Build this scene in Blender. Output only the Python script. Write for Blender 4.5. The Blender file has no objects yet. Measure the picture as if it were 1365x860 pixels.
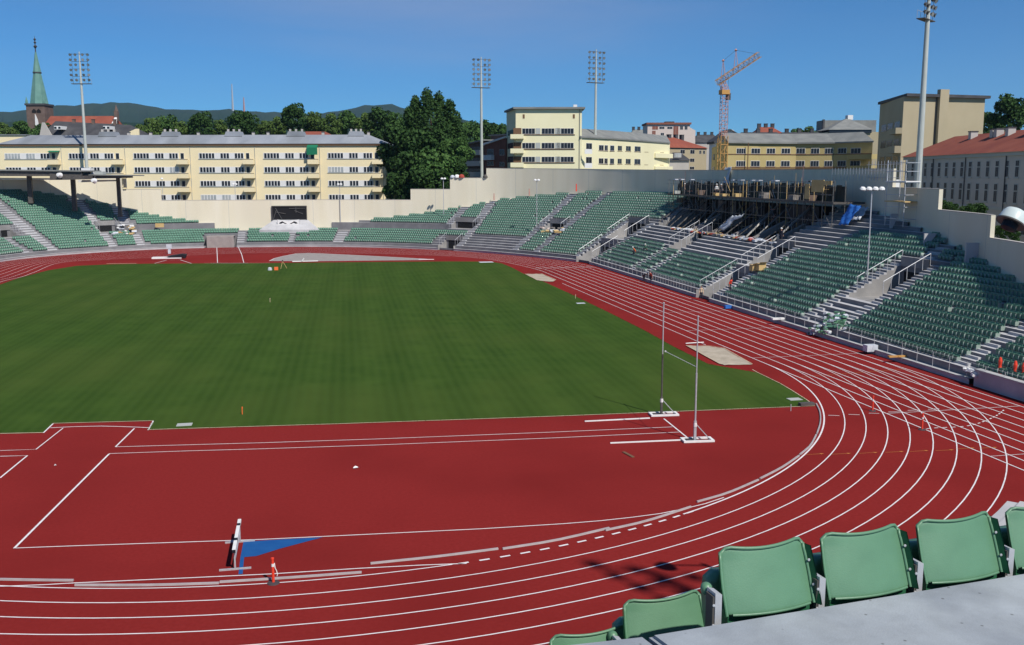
import numpy as np, math
CAM=[0.2629,-71.6468,15.1686]; YAW=0.2035; PIT=-0.1513; ROL=-0.0016; FPX=1297.5
def _basis():
    fw=np.array([math.sin(YAW)*math.cos(PIT),math.cos(YAW)*math.cos(PIT),math.sin(PIT)])
    rt=np.array([math.cos(YAW),-math.sin(YAW),0.0]); up=np.cross(rt,fw)
    return fw, rt*math.cos(ROL)+up*math.sin(ROL), -rt*math.sin(ROL)+up*math.cos(ROL)
FW,RT,UP=_basis(); C0=np.array(CAM); FH=np.array([math.sin(YAW),math.cos(YAW),0.0]); RH=np.array([math.cos(YAW),-math.sin(YAW),0.0])
def ray(u,v): return FW*FPX+RT*(u-682.5)-UP*(v-430)
def onz(u,v,z=0.0):
    d=ray(u,v); return C0+d*((z-C0[2])/d[2])
def atd(u,v,dep):                       # point seen at (u,v) at horizontal depth dep
    d=ray(u,v); return C0+d*(dep/(d@FH))
def proj(X):
    d=np.asarray(X,float)-C0; z=d@FW
    return (682.5+FPX*(d@RT)/z, 430-FPX*(d@UP)/z)
def crom(P,step,closed=False):
    P=[np.array(p,float) for p in P]; out=[]
    n=len(P)
    for i in range(n-1):
        p0=P[i-1] if i>0 else 2*P[0]-P[1]; p1=P[i]; p2=P[i+1]; p3=P[i+2] if i+2<n else 2*P[-1]-P[-2]
        m=max(1,int(np.linalg.norm(p2-p1)/0.25))
        for k in range(m):
            t=k/m
            out.append(0.5*((2*p1)+(-p0+p2)*t+(2*p0-5*p1+4*p2-p3)*t*t+(-p0+3*p1-3*p2+p3)*t**3))
    out.append(P[-1]); out=np.array(out)
    s=np.concatenate([[0],np.cumsum(np.linalg.norm(np.diff(out,axis=0),axis=1))])
    k=int(s[-1]/step); t=np.linspace(0,s[-1],k+1)
    return np.stack([np.interp(t,s,out[:,0]),np.interp(t,s,out[:,1])],1), t
WCTL=[(46.8,-34),(46.8,0),(46.8,40),(46.8,78),(46.0,90),(41.0,102),(34.6,113.2),(27.8,122.0),(20.6,128.8),(13.4,133.8),(5.0,137.8),(-5,140.2),(-17.4,141),(-26,140.0),(-34,137.2),(-43,131),(-49.5,123.5),(-53.5,114),(-54.6,104),(-54.6,90),(-53.5,60),(-50,20)]
RCTL=[(46.9,-34),(51.2,-20),(54.5,-10),(57.5,-1.4),(59.5,5.6),(61.5,12.7),(63.8,21.4),(66.2,34),(67.6,48),(68.1,65),(67.6,84),(66.2,94),(63.8,102),(61.3,108),(58.4,113.6),(55.4,118.6),(51.0,124.3),(44.8,130.4),(39.2,134.6),(33.1,137.3),(26,139.9),(17.5,142.9),(8,145.6),(-3,147.2),(-14,148.3),(-26,149.4),(-36,150.2),(-43,150.6),(-50,149.6),(-57,146.8),(-64,141),(-70.5,130),(-74,113),(-75,95),(-72,60),(-68,20)]
WP,WS=crom(WCTL,0.5); RP,RS=crom(RCTL,1.0)
def normals(P):
    d=np.gradient(P,axis=0); d/=np.linalg.norm(d,axis=1)[:,None]
    n=np.stack([d[:,1],-d[:,0]],1)
    # smooth
    for _ in range(12): n[1:-1]=(n[:-2]+2*n[1:-1]+n[2:])/4
    return n/np.linalg.norm(n,axis=1)[:,None]
WN=normals(WP)
def rimoff(P,N):
    best=99
    for a,b in zip(RP[:-1],RP[1:]):
        d=b-a; den=N[0]*d[1]-N[1]*d[0]
        if abs(den)<1e-9: continue
        w=a-P; t=(w[0]*d[1]-w[1]*d[0])/den; q=(w[0]*N[1]-w[1]*N[0])/den
        if -1e-6<=q<=1+1e-6 and t>0 and t<best: best=t
    return best
RO=np.array([rimoff(a,b) for a,b in zip(WP,WN)])
O0,PITCH,Z0,RISE=0.5,0.8,1.0,0.425
def so(X):                              # nearest station and offset
    d=X[:2]-WP; w=(d*WN).sum(1); t=d-w[:,None]*WN; tt=np.linalg.norm(t,axis=1)+np.where(w<-0.5,1000,0)
    i=int(np.argmin(tt)); return i,w[i]
SUN_E=4.9; SKY_E=0.07; EXPO=0.05; SKYT=(0.50,1.14,1.42); HAZE=0.00005
import bpy, bmesh, random
from mathutils import Vector, Matrix
R=math.radians
random.seed(7); rng=np.random.default_rng(7)
SC=bpy.context.scene; COL=SC.collection
# ---------- materials ----------
MATS={}
def mat(name,col,rough=0.8,col2=None,scale=1.0,detail=4.0,bump=0.0,bscale=None,metal=0.0,spec=0.3,col3=None,big=None,stretch=None):
    m=bpy.data.materials.new(name); m.use_nodes=True; nt=m.node_tree; N=nt.nodes; L=nt.links
    b=N['Principled BSDF']; b.inputs['Roughness'].default_value=rough; b.inputs['Metallic'].default_value=metal
    b.inputs['Specular IOR Level'].default_value=spec
    b.inputs['Base Color'].default_value=(*col,1)
    if col2:
        tc=N.new('ShaderNodeTexCoord'); src=tc.outputs['Object']
        if stretch:
            mp=N.new('ShaderNodeMapping'); mp.inputs['Scale'].default_value=stretch; L.new(src,mp.inputs['Vector']); src=mp.outputs['Vector']
        n=N.new('ShaderNodeTexNoise'); n.inputs['Scale'].default_value=scale; n.inputs['Detail'].default_value=detail; L.new(src,n.inputs['Vector'])
        r=N.new('ShaderNodeValToRGB'); r.color_ramp.elements[0].position=0.32; r.color_ramp.elements[1].position=0.68
        r.color_ramp.elements[0].color=(*col,1); r.color_ramp.elements[1].color=(*col2,1); L.new(n.outputs['Fac'],r.inputs['Fac'])
        out=r.outputs['Color']
        if col3:
            n2=N.new('ShaderNodeTexNoise'); n2.inputs['Scale'].default_value=big or scale*0.1; n2.inputs['Detail'].default_value=5; L.new(src,n2.inputs['Vector'])
            r2=N.new('ShaderNodeValToRGB'); r2.color_ramp.elements[0].position=0.45; r2.color_ramp.elements[1].position=0.75; L.new(n2.outputs['Fac'],r2.inputs['Fac'])
            mx=N.new('ShaderNodeMix'); mx.data_type='RGBA'; L.new(r2.outputs['Color'],mx.inputs['Factor']); L.new(out,mx.inputs[6]); mx.inputs[7].default_value=(*col3,1); out=mx.outputs[2]
        L.new(out,b.inputs['Base Color'])
        if bump:
            n3=N.new('ShaderNodeTexNoise'); n3.inputs['Scale'].default_value=bscale or scale*4; n3.inputs['Detail'].default_value=3; L.new(src,n3.inputs['Vector'])
            bp=N.new('ShaderNodeBump'); bp.inputs['Strength'].default_value=bump; bp.inputs['Distance'].default_value=0.02; L.new(n3.outputs['Fac'],bp.inputs['Height']); L.new(bp.outputs['Normal'],b.inputs['Normal'])
    MATS[name]=m; return m
M={}
def dm(k,*a,**kw): M[k]=mat(k,*a,**kw)
dm('track',(0.200,0.0180,0.0165),0.9,(0.228,0.0225,0.021),6.0,6,0.25,60,col3=(0.172,0.0155,0.0145),big=0.10,spec=0.03)
dm('lane_white',(0.80,0.76,0.76),0.7,(0.68,0.63,0.63),3.0,5)
dm('lane_cream',(0.66,0.52,0.36),0.8,(0.5,0.38,0.26),1.5,5)
dm('lane_orange',(0.55,0.22,0.05),0.8)
dm('blue_paint',(0.006,0.075,0.26),0.75,(0.01,0.09,0.28),2.0)
dm('sand',(0.40,0.34,0.26),0.9,(0.47,0.41,0.32),2.0,6,col3=(0.34,0.29,0.22),big=0.6)
dm('gravel_gray',(0.27,0.24,0.23),0.9,(0.33,0.30,0.28),1.0,6)
dm('concrete',(0.42,0.42,0.43),0.85,(0.52,0.515,0.52),0.7,8,0.2,20,col3=(0.33,0.33,0.34),big=0.15)
dm('slab',(0.40,0.405,0.40),0.85,(0.47,0.475,0.47),1.1,9,0.12,90,col3=(0.335,0.34,0.35),big=0.8)
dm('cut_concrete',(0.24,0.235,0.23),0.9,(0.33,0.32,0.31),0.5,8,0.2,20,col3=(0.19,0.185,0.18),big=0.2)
dm('riser',(0.175,0.17,0.18),0.9,(0.24,0.235,0.24),0.7,8,0.2,20,col3=(0.14,0.14,0.15),big=0.15)  # terrace concrete darkened so the step fronts read as shaded
dm('cream_wall',(0.72,0.66,0.50),0.9,(0.76,0.705,0.56),0.6,8,col3=(0.665,0.61,0.475),big=0.18,stretch=(1,1,0.12))
dm('seat_green',(0.088,0.215,0.145),0.45,(0.11,0.25,0.172),0.35,2,spec=0.5)
dm('seat_arm',(0.24,0.31,0.27),0.5,(0.30,0.36,0.33),0.5)
dm('seat_fg',(0.092,0.205,0.118),0.42,(0.108,0.235,0.136),7.0,6,0.06,160,spec=0.5,col3=(0.083,0.19,0.108),big=2.0)
dm('seat_dark',(0.02,0.11,0.05),0.6)
dm('galv',(0.45,0.46,0.48),0.45,(0.55,0.56,0.58),12.0,metal=0.3)
dm('steel_dark',(0.07,0.065,0.06),0.6,(0.11,0.10,0.09),3.0)
dm('mast_gray',(0.42,0.45,0.42),0.5,(0.48,0.51,0.48),0.5)
dm('white_paint',(0.80,0.80,0.78),0.5,(0.72,0.72,0.70),4.0)
dm('black_paint',(0.012,0.012,0.018),0.6)
dm('orange_red',(0.75,0.06,0.03),0.5)
dm('hi_vis',(0.85,0.16,0.04),0.7)
dm('yellow_wall',(0.82,0.70,0.44),0.9,(0.86,0.74,0.48),0.15,5,col3=(0.78,0.66,0.42),big=0.04)
dm('pale_yellow',(0.76,0.71,0.46),0.9,(0.80,0.75,0.50),0.2,5)
dm('olive_wall',(0.40,0.32,0.14),0.9,(0.45,0.365,0.17),0.2,5)
dm('beige_wall',(0.37,0.315,0.205),0.9,(0.41,0.35,0.235),0.2,6)
dm('gray_wall',(0.44,0.41,0.38),0.9,(0.50,0.47,0.43),0.2,6,col3=(0.38,0.36,0.33),big=0.07)
dm('brick',(0.20,0.075,0.05),0.9,(0.26,0.10,0.07),1.0,6)
dm('brick_dark',(0.12,0.085,0.07),0.9,(0.17,0.12,0.10),0.6,6)
dm('roof_metal',(0.25,0.27,0.30),0.55,(0.33,0.35,0.38),0.3,5,stretch=(1,0.15,1),col3=(0.16,0.17,0.18),big=0.1)
dm('roof_red',(0.24,0.065,0.04),0.85,(0.30,0.09,0.055),0.8,6,col3=(0.20,0.05,0.035),big=0.2)
dm('roof_dark',(0.045,0.045,0.05),0.8,(0.075,0.075,0.08),0.5,5)
dm('roof_gray',(0.17,0.175,0.17),0.8,(0.23,0.235,0.22),0.4,5)
dm('copper',(0.10,0.22,0.19),0.7,(0.14,0.28,0.24),0.4,5)
dm('glass',(0.018,0.022,0.03),0.25,spec=0.35)
dm('glass_dull',(0.022,0.03,0.05),0.5,spec=0.1)
dm('netting',(0.035,0.042,0.038),0.95,(0.06,0.065,0.055),0.8)
dm('glass_pale',(0.30,0.33,0.34),0.3,(0.45,0.46,0.45),0.5,spec=0.5)
dm('frame_white',(0.72,0.71,0.69),0.7)
dm('panel_gray',(0.40,0.42,0.40),0.8)
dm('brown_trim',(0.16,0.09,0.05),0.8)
dm('pink_wall',(0.62,0.52,0.46),0.9)
dm('awning_green',(0.01,0.16,0.08),0.8)
dm('crane_orange',(0.50,0.27,0.08),0.6)
dm('crane_red',(0.42,0.20,0.17),0.6,(0.5,0.28,0.22),2.0)
dm('wood',(0.50,0.34,0.14),0.8,(0.58,0.42,0.2),1.0)
dm('scaffold',(0.12,0.12,0.12),0.5,(0.24,0.23,0.21),1.5,metal=0.4)
dm('tarp_blue',(0.03,0.15,0.50),0.6)
dm('tarp_white',(0.62,0.66,0.72),0.6,(0.45,0.48,0.52),1.5)
dm('debris',(0.30,0.28,0.26),0.9,(0.10,0.09,0.08),1.5)
dm('bark',(0.07,0.05,0.035),0.9)
dm('skin',(0.45,0.26,0.18),0.7)
dm('dark_cloth',(0.03,0.03,0.045),0.9)
dm('red_cloth',(0.35,0.06,0.04),0.9)
dm('lamp_glass',(0.55,0.57,0.6),0.15,metal=0.6)
dm('lamp_shell',(0.55,0.62,0.60),0.35)
dm('rubber',(0.06,0.05,0.055),0.8)
dm('city_ground',(0.10,0.10,0.10),0.9,(0.09,0.12,0.07),0.02,6)
dm('alu',(0.42,0.38,0.38),0.5,(0.5,0.46,0.46),2.0,metal=0.2)
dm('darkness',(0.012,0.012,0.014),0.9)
def slabmat():
    m=mat('slab_top',(0.285,0.315,0.345),0.88,(0.375,0.41,0.44),0.9,12,0.10,110,col3=(0.24,0.265,0.30),big=2.6,spec=0.2)
    nt=m.node_tree;N=nt.nodes;L=nt.links;b=N['Principled BSDF']; src=b.inputs['Base Color'].links[0].from_socket
    tc=N.new('ShaderNodeTexCoord'); v=N.new('ShaderNodeTexVoronoi'); v.inputs['Scale'].default_value=11; v.inputs['Randomness'].default_value=1; L.new(tc.outputs['Object'],v.inputs['Vector'])
    r=N.new('ShaderNodeValToRGB'); r.color_ramp.elements[0].position=0.045; r.color_ramp.elements[1].position=0.10; r.color_ramp.elements[0].color=(0.42,0.40,0.38,1); r.color_ramp.elements[1].color=(1,1,1,1); L.new(v.outputs['Distance'],r.inputs['Fac'])
    x=N.new('ShaderNodeMix'); x.data_type='RGBA'; x.blend_type='MULTIPLY'; x.inputs['Factor'].default_value=0.8; L.new(src,x.inputs[6]); L.new(r.outputs['Color'],x.inputs[7])
    n=N.new('ShaderNodeTexNoise'); n.inputs['Scale'].default_value=4.5; n.inputs['Detail'].default_value=12; n.inputs['Roughness'].default_value=0.7; L.new(tc.outputs['Object'],n.inputs['Vector'])
    r2=N.new('ShaderNodeValToRGB'); r2.color_ramp.elements[0].position=0.3; r2.color_ramp.elements[1].position=0.7; r2.color_ramp.elements[0].color=(0.86,0.85,0.84,1); r2.color_ramp.elements[1].color=(1.1,1.1,1.1,1); L.new(n.outputs['Fac'],r2.inputs['Fac'])
    y=N.new('ShaderNodeMix'); y.data_type='RGBA'; y.blend_type='MULTIPLY'; y.inputs['Factor'].default_value=1; L.new(x.outputs[2],y.inputs[6]); L.new(r2.outputs['Color'],y.inputs[7]); L.new(y.outputs[2],b.inputs['Base Color']); M['slab_top']=m
slabmat()
def leafmat(name,a,b,c):
    m=mat(name,a,0.75,b,0.35,3,spec=0.15,col3=c,big=1.6)
    M[name]=m
leafmat('leaf_deep',(0.017,0.046,0.011),(0.033,0.076,0.017),(0.052,0.098,0.023))
leafmat('leaf_mid',(0.035,0.085,0.02),(0.06,0.125,0.03),(0.085,0.15,0.035))
leafmat('leaf_olive',(0.05,0.095,0.022),(0.085,0.14,0.03),(0.11,0.16,0.04))
# ---------- mesh builder ----------
class MB:
    def __init__(s): s.v=[]; s.f=[]; s.m=[]; s.mi=0
    def quad(s,a,b,c,d): 
        n=len(s.v); s.v+=[tuple(a),tuple(b),tuple(c),tuple(d)]; s.f.append((n,n+1,n+2,n+3)); s.m.append(s.mi)
    def poly(s,P):
        n=len(s.v); s.v+=[tuple(p) for p in P]; s.f.append(tuple(range(n,n+len(P)))); s.m.append(s.mi)
    def box(s,x0,x1,y0,y1,z0,z1,T=None):
        P=[(x0,y0,z0),(x1,y0,z0),(x1,y1,z0),(x0,y1,z0),(x0,y0,z1),(x1,y0,z1),(x1,y1,z1),(x0,y1,z1)]
        if T is not None: P=[tuple(T@Vector(p)) for p in P]
        n=len(s.v); s.v+=P
        for q in ((0,3,2,1),(4,5,6,7),(0,1,5,4),(1,2,6,5),(2,3,7,6),(3,0,4,7)): s.f.append(tuple(n+i for i in q)); s.m.append(s.mi)
    def tube(s,a,b,r,r2=None,k=6,cap=True):
        a=Vector(a);b=Vector(b);r2=r if r2 is None else r2
        d=(b-a).normalized(); u=d.orthogonal().normalized(); w=d.cross(u)
        n=len(s.v)
        for (p,rr) in ((a,r),(b,r2)):
            for i in range(k):
                t=2*math.pi*i/k; s.v.append(tuple(p+(u*math.cos(t)+w*math.sin(t))*rr))
        for i in range(k):
            j=(i+1)%k; s.f.append((n+i,n+j,n+k+j,n+k+i)); s.m.append(s.mi)
        if cap:
            s.f.append(tuple(n+i for i in range(k))[::-1]); s.m.append(s.mi); s.f.append(tuple(n+k+i for i in range(k))); s.m.append(s.mi)
    def lathe(s,prof,c=(0,0,0),k=16,axis=None):
        n=len(s.v)
        A=Matrix.Identity(3) if axis is None else Vector((0,0,1)).rotation_difference(Vector(axis)).to_matrix()
        for r,z in prof:
            for i in range(k):
                t=2*math.pi*i/k; s.v.append(tuple(A@Vector((r*math.cos(t),r*math.sin(t),z))+Vector(c)))
        for j in range(len(prof)-1):
            for i in range(k):
                i2=(i+1)%k; s.f.append((n+j*k+i,n+j*k+i2,n+(j+1)*k+i2,n+(j+1)*k+i)); s.m.append(s.mi)
    def ext(s,P,y0,y1):      # outline P in xz, extruded along y
        n=len(P)
        a=[(x,y0,z) for x,z in P]; b=[(x,y1,z) for x,z in P]
        s.poly(a); s.poly(b[::-1])
        for i in range(n):
            j=(i+1)%n; s.quad(a[i],b[i],b[j],a[j])
    def build(s,name,mats,parent=None,loc=None,smooth=False,fixn=True):
        if not isinstance(mats,(list,tuple)): mats=[mats]
        me=bpy.data.meshes.new(name); me.from_pydata(s.v,[],s.f)
        for m in mats: me.materials.append(M[m] if isinstance(m,str) else m)
        if len(mats)>1: me.polygons.foreach_set('material_index',s.m)
        if fixn and len(s.f)<60000:
            b=bmesh.new(); b.from_mesh(me); bmesh.ops.recalc_face_normals(b,faces=b.faces); b.to_mesh(me); b.free()
        if smooth:
            for p in me.polygons: p.use_smooth=True
        me.update()
        o=bpy.data.objects.new(name,me); COL.objects.link(o)
        if loc is not None: o.location=loc
        if parent is not None: o.parent=parent
        return o
def tag(o,label=None,cat=None,group=None,kind=None):
    if label: o['label']=label
    if cat: o['category']=cat
    if group: o['group']=group
    if kind: o['kind']=kind
    return o
def thing(name,label,cat,loc=(0,0,0),rz=0,group=None):
    o=bpy.data.objects.new(name,None); COL.objects.link(o); o.location=loc; o.rotation_euler=(0,0,rz); o.empty_display_size=0.5
    return tag(o,label,cat,group)
def copy_tree(o,loc=None,rz=None,sc=None,label=None,parent=None):
    c=o.copy(); COL.objects.link(c); c.parent=parent
    if loc is not None: c.location=loc
    if rz is not None: c.rotation_euler=(0,0,rz)
    if sc is not None: c.scale=sc
    if label: c['label']=label
    for ch in list(o.children): copy_tree(ch,parent=c)
    return c
def link(name,me,loc,rz=0,sc=None):
    o=bpy.data.objects.new(name,me); COL.objects.link(o); o.location=loc; o.rotation_euler=(0,0,rz)
    if sc: o.scale=sc
    return o
# ---------- ground, track, field ----------
g=MB(); g.quad((-12000,-12000,-0.35),(12000,-12000,-0.35),(12000,12000,-0.35),(-12000,12000,-0.35))
tag(g.build('ground','city_ground'),kind='structure')
def fill(P,z,name,m,th=0.02):
    b=bmesh.new(); vs=[b.verts.new((p[0],p[1],z)) for p in P]; f=b.faces.new(vs)
    if f.normal.z<0: f.normal_flip()
    bmesh.ops.triangulate(b,faces=b.faces[:])
    b.normal_update()
    for f in b.faces:
        if f.normal.z<0: f.normal_flip()
    me=bpy.data.meshes.new(name); b.to_mesh(me); b.free(); me.materials.append(M[m]); o=bpy.data.objects.new(name,me); COL.objects.link(o); return o
RB=35.93
tr=[tuple(WP[i]+WN[i]*0.3) for i in range(0,len(WP),4)]
tr+=[(-50,0)]+[(50.0*math.cos(R(a)),50.0*math.sin(R(a))) for a in range(185,318,5)]+[(47.1,-36)]
tag(fill(tr,0.0,'running_track','track'),kind='structure')
def gp(L,z=0.0): return [tuple(onz(u,v,z)[:2]) for u,v in L]
# grass
gr=gp([(0,578.5),(57.7,577.2),(70.5,564.9),(204.4,561.3),(197.4,573.3),(450,565.5),(740,555.3),(900,549),(1086,541.5),(1074,532),(1056,520.5),(1040,511.5),(1010,497)])
gr+=[(31.35,0.6),(31.5,9.0),(32.0,18),(32.3,30),(32.6,50),(32.6,67)]
gr+=gp([(697,364.5),(683,357),(669.3,351.4),(655,348.9),(600,348.6),(500,349.3),(400,350.3),(345,351),(270,351.2),(200,351.6),(150,352.4),(102,354.5),(64,360.5),(25.6,370.5),(0,379.5)])
gr+=[(-43.6,60),(-41,30),(-38,5),(-34,-9.6)]
def stripgrass():
    m=mat('pitch_grass',(0.031,0.066,0.011),0.95,(0.048,0.090,0.016),0.35,8,0.12,25,col3=(0.062,0.092,0.019),big=0.05,spec=0.03)
    nt=m.node_tree;N=nt.nodes;L=nt.links;b=N['Principled BSDF']
    src=b.inputs['Base Color'].links[0].from_socket
    tc=N.new('ShaderNodeTexCoord')
    def band(scx,dist,rot,dark,fac):
        nonlocal src
        mp=N.new('ShaderNodeMapping'); mp.inputs['Rotation'].default_value=(0,0,rot); L.new(tc.outputs['Object'],mp.inputs['Vector'])
        w=N.new('ShaderNodeTexWave'); w.bands_direction='X'; w.inputs['Scale'].default_value=scx; w.inputs['Distortion'].default_value=dist; w.inputs['Detail'].default_value=1.0; w.inputs['Detail Scale'].default_value=0.6
        L.new(mp.outputs['Vector'],w.inputs['Vector'])
        mm=N.new('ShaderNodeMath'); mm.operation='MULTIPLY'; mm.inputs[1].default_value=fac; L.new(w.outputs['Fac'],mm.inputs[0])
        mx=N.new('ShaderNodeMix'); mx.data_type='RGBA'; L.new(mm.outputs[0],mx.inputs['Factor']); L.new(src,mx.inputs[6]); mx.inputs[7].default_value=(*dark,1); src=mx.outputs[2]
    band(0.075,0.7,R(4),(0.026,0.056,0.009),0.42)
    band(0.42,1.2,R(2),(0.054,0.096,0.019),0.36)
    # lighter worn edge strip along the far touchline
    L.new(src,b.inputs['Base Color'])
    M['pitch_grass']=m
stripgrass()
tag(fill(gr,0.006,'field','pitch_grass'),kind='structure')
# grass blades along the border of the field (ragged rim)
gb=MB(); gr_=random.Random(9)
for (a,b) in zip(gr[3:17],gr[4:18]):
    a=np.array(a);b=np.array(b);L_=np.linalg.norm(b-a); d_=(b-a)/L_; n_=np.array([-d_[1],d_[0]])
    for k in range(int(L_*26)):
        p=a+d_*gr_.uniform(0,L_)+n_*gr_.gauss(0.02,.045); w_=gr_.uniform(.012,.03); h_=gr_.uniform(.03,.075); q=gr_.uniform(0,3.14)
        gb.poly([(p[0]-w_*math.cos(q),p[1]-w_*math.sin(q),.006),(p[0]+w_*math.cos(q),p[1]+w_*math.sin(q),.006),(p[0]+gr_.uniform(-.04,.04),p[1]+gr_.uniform(-.04,.04),h_)])
tag(gb.build('grass_tufts','pitch_grass',fixn=False),'short grass tufts along the edge of the pitch','grass',kind='stuff')
# ---------- markings ----------
mk=MB()
def strip(P,w,z=0.012,mb=None,seg=0.8,raw=False):
    mb=mb or mk; P=np.array(P,float)
    d=np.gradient(P,axis=0); d/=np.linalg.norm(d,axis=1)[:,None]; n=np.stack([-d[:,1],d[:,0]],1)*w/2
    for i in range(len(P)-1):
        mb.quad((*(P[i]-n[i]),z),(*(P[i+1]-n[i+1]),z),(*(P[i+1]+n[i+1]),z),(*(P[i]+n[i]),z))
def arc(r,a0,a1,k=60): return [(r*math.cos(R(a0+(a1-a0)*i/k)),r*math.sin(R(a0+(a1-a0)*i/k))) for i in range(k+1)]
W5=0.062
# bend lanes
for k in range(1,9): strip(arc(RB+1.22*k,-172,0,90),W5)
strip(arc(RB,-63,0,50),W5+0.03); strip(arc(RB,-172,-81.5,60),W5)
# straight lanes
for k in range(9):
    strip([(RB+1.22*k,y) for y in np.arange(-33,78.01,3)],W5+0.018,0.016)
# far bend lanes: between j0 and the outer wall
j0=[(RB,78)]+gp([(710.8,358.0),(687.9,352.5),(668.6,348.6),(639.6,344.3),(600,341.5),(540,339.2),(470,337.6),(394.5,336.7),(323,337.6),(289,338.5),(239.9,341.1),(200,343.4),(140,346.3),(80.6,350.2),(45.8,363),(27.5,369.5),(0,376.2)])+[(-43.2,60),(-41.5,40)]
J0,_=crom(j0,1.0)
def wallfrom(p):
    i=int(np.argmin(((WP-p)**2).sum(1))); return WP[i]
JW=np.array([wallfrom(p) for p in J0]); 
for _ in range(10): JW[1:-1]=(JW[:-2]+2*JW[1:-1]+JW[2:])/4
JN=(JW-J0); JL=np.linalg.norm(JN,axis=1)[:,None]; JN/=JL
strip(J0,0.09)
for k in range(1,9): 
    strip(J0+JN*(JL-1.0)*k/8,0.07)
# perpendicular lines across the straight
def cross(y,w=0.06,y2=None): strip([(RB,y),(RB+9.76,y if y2 is None else y2)],w,0.020)
cross(-17.15); cross(2.3,0.05); cross(16.9,0.045); cross(82.5,0.09); cross(-26.9,0.05); cross(29.2,0.04)
for k in range(8):
    for dy in (-0.9,0.9): strip([(RB+1.22*k+0.35,82.5+dy),(RB+1.22*k+0.9,82.5+dy)],0.16,0.020)
# dashed lane ticks near bend
for k in range(0,5):
    strip([(RB+1.22*k+0.25,-14.4-0.12*k-0.55*0),(RB+1.22*k+0.85,-14.5-0.12*k)],0.06,0.020) if 0 else None
for a,b in (((1104,554),(1119,554.6)),((1131,552.8),(1146,553.4)),((1158,551.2),(1172,551.6)),((1184,549.6),(1199,549.5)),((1210,547.6),(1226,546.8)),((1237,546.2),(1252,545.2))):
    strip(gp([a,b]),0.07,0.022)
# dashed curved start line
dsh=gp([(1235,572),(1250,570.7),(1270,569.9),(1290,568.2),(1305,564.5),(1318,559.5),(1330,553.5),(1338,547)])
DS,_=crom(dsh,0.28)
for i in range(0,len(DS)-1,2): strip(DS[i:i+2],0.09,0.022)
# white pixel-surveyed lines
def pl(L,w=0.065,z=0.014,mb=None): strip(gp(L),w,z,mb)
pl([(0,601),(48,599.3),(84,571)],0.07)
pl([(67,570.6),(100,569),(135,568.3),(165,569),(198.5,570.4)],0.09)
pl([(57.8,577.4),(70.8,565)],0.09); pl([(197.5,573.6),(204.4,561.3)],0.09)
pl([(179,571.5),(154,596)],0.09)
pl([(154,596),(250,593.3),(350,590.5),(500,585.6),(740,576.2),(896.3,569.4)],0.065)
pl([(145.5,605),(250,601.4),(350,598.6),(500,593.6),(740,584),(905,576.3)],0.065)
pl([(0,608.6),(36.5,607.6),(0,637.5)],0.09)
pl([(145.5,605.3),(19,731.3)],0.10)
pl([(20,731),(100,728),(200,724.6),(350,719.4),(500,712.2),(640,705.4),(750,698.6),(800,694.6),(843,689.9),(880,685),(910,679),(940,671.8),(965,663.5)],0.065)
pl([(0,782),(15,781.6),(60,779.8),(100,777.5),(200,773),(250,770.8),(360,765.6),(480,758),(560,753.8),(622,751.5)],0.065)
# dashes on the inner bend line
da=-81.5
while da<-63: strip(arc(RB+0.02,da+0.35,da+1.05,3),0.11,0.014); da+=1.42
tag(mk.build('track_markings','lane_white',fixn=False),kind='structure')
mo=MB()
for k in range(8):
    a=-34.5+0.55*k*0
    r0=RB+1.22*k
    p0=onz([1073,1109,1145,1180,1213,1247,1275,1305][k],[606.5,606,604.8,603.5,602.3,601.3,598.8,598][k])
    strip([tuple(p0[:2]),(p0[0]+1.02,p0[1]-0.03)],0.035,0.018,mo)
    mo.poly([(p0[0]+0.9,p0[1]-0.12,0.022),(p0[0]+1.12,p0[1]-0.03,0.022),(p0[0]+0.9,p0[1]+0.06,0.022)])
for k in range(8): strip([(RB+1.22*k+0.1,-5.6+0.15*k),(RB+1.22*k+1.0,-5.7+0.15*k)],0.035,0.018,mo)
tag(mo.build('relay_markings','lane_orange',fixn=False),kind='structure')
mc=MB()
pl([(0,578.5),(57.7,577.2)],0.10,0.03,mc); pl([(70.5,564.9),(204.4,561.3)],0.08,0.03,mc); pl([(197.4,573.3),(450,565.5),(740,555.3),(900,549),(1086,541.5)],0.09,0.03,mc)
pl([(1086,541),(1074,532.5),(1056,521),(1040,511.5),(1010,497),(1003,493)],0.07,0.03,mc)
pl([(142,351.6),(182,351.3)],0.35,0.02,mc); pl([(273,351),(360,350.8)],0.15,0.02,mc)
tag(mc.build('field_edging','lane_cream',fixn=False),kind='structure')
mbp=MB()
P=gp([(324.5,722.5),(380,719),(430.5,716.5),(400,724.5),(372,732),(342,741.5),(325.5,743),(323.5,765.5),(317.8,766),(320.5,743)])
tag(fill(P,0.010,'painted_blue_flag_marking','blue_paint'),kind='structure')
P=gp([(359,348),(366,344.6),(378,341.6),(395,338.2),(410,337.6),(430,338.2),(480,340.6),(520,342.7),(560,344.9),(578.5,346.2),(560,346.8),(480,347.6),(420,348.3)])
tag(fill(P,0.018,'semicircle_of_gravel','gravel_gray'),kind='structure')
wm=MB(); strip(P+[P[0]],0.16,0.024,wm); pl([(558,346),(578.5,346)],1.2,0.026,wm)
pl([(289,330),(290,350.5)],0.12,0.03,wm); pl([(317,328),(322,339),(325,350.5)],0.12,0.03,wm); pl([(206,351.5),(222,347),(240,346.6),(255,351.4)],0.14,0.03,wm)
pl([(281,351),(331,351)],0.16,0.03,wm)
tag(wm.build('far_end_markings','lane_white',fixn=False),kind='structure')
# long line inside the track (runway) on the right
rw=MB(); strip([(RB-1.3,y) for y in np.arange(9.0,62.6,3)],0.07,0.016,rw); tag(rw.build('runway_marking','lane_white',fixn=False),kind='structure')
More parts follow.
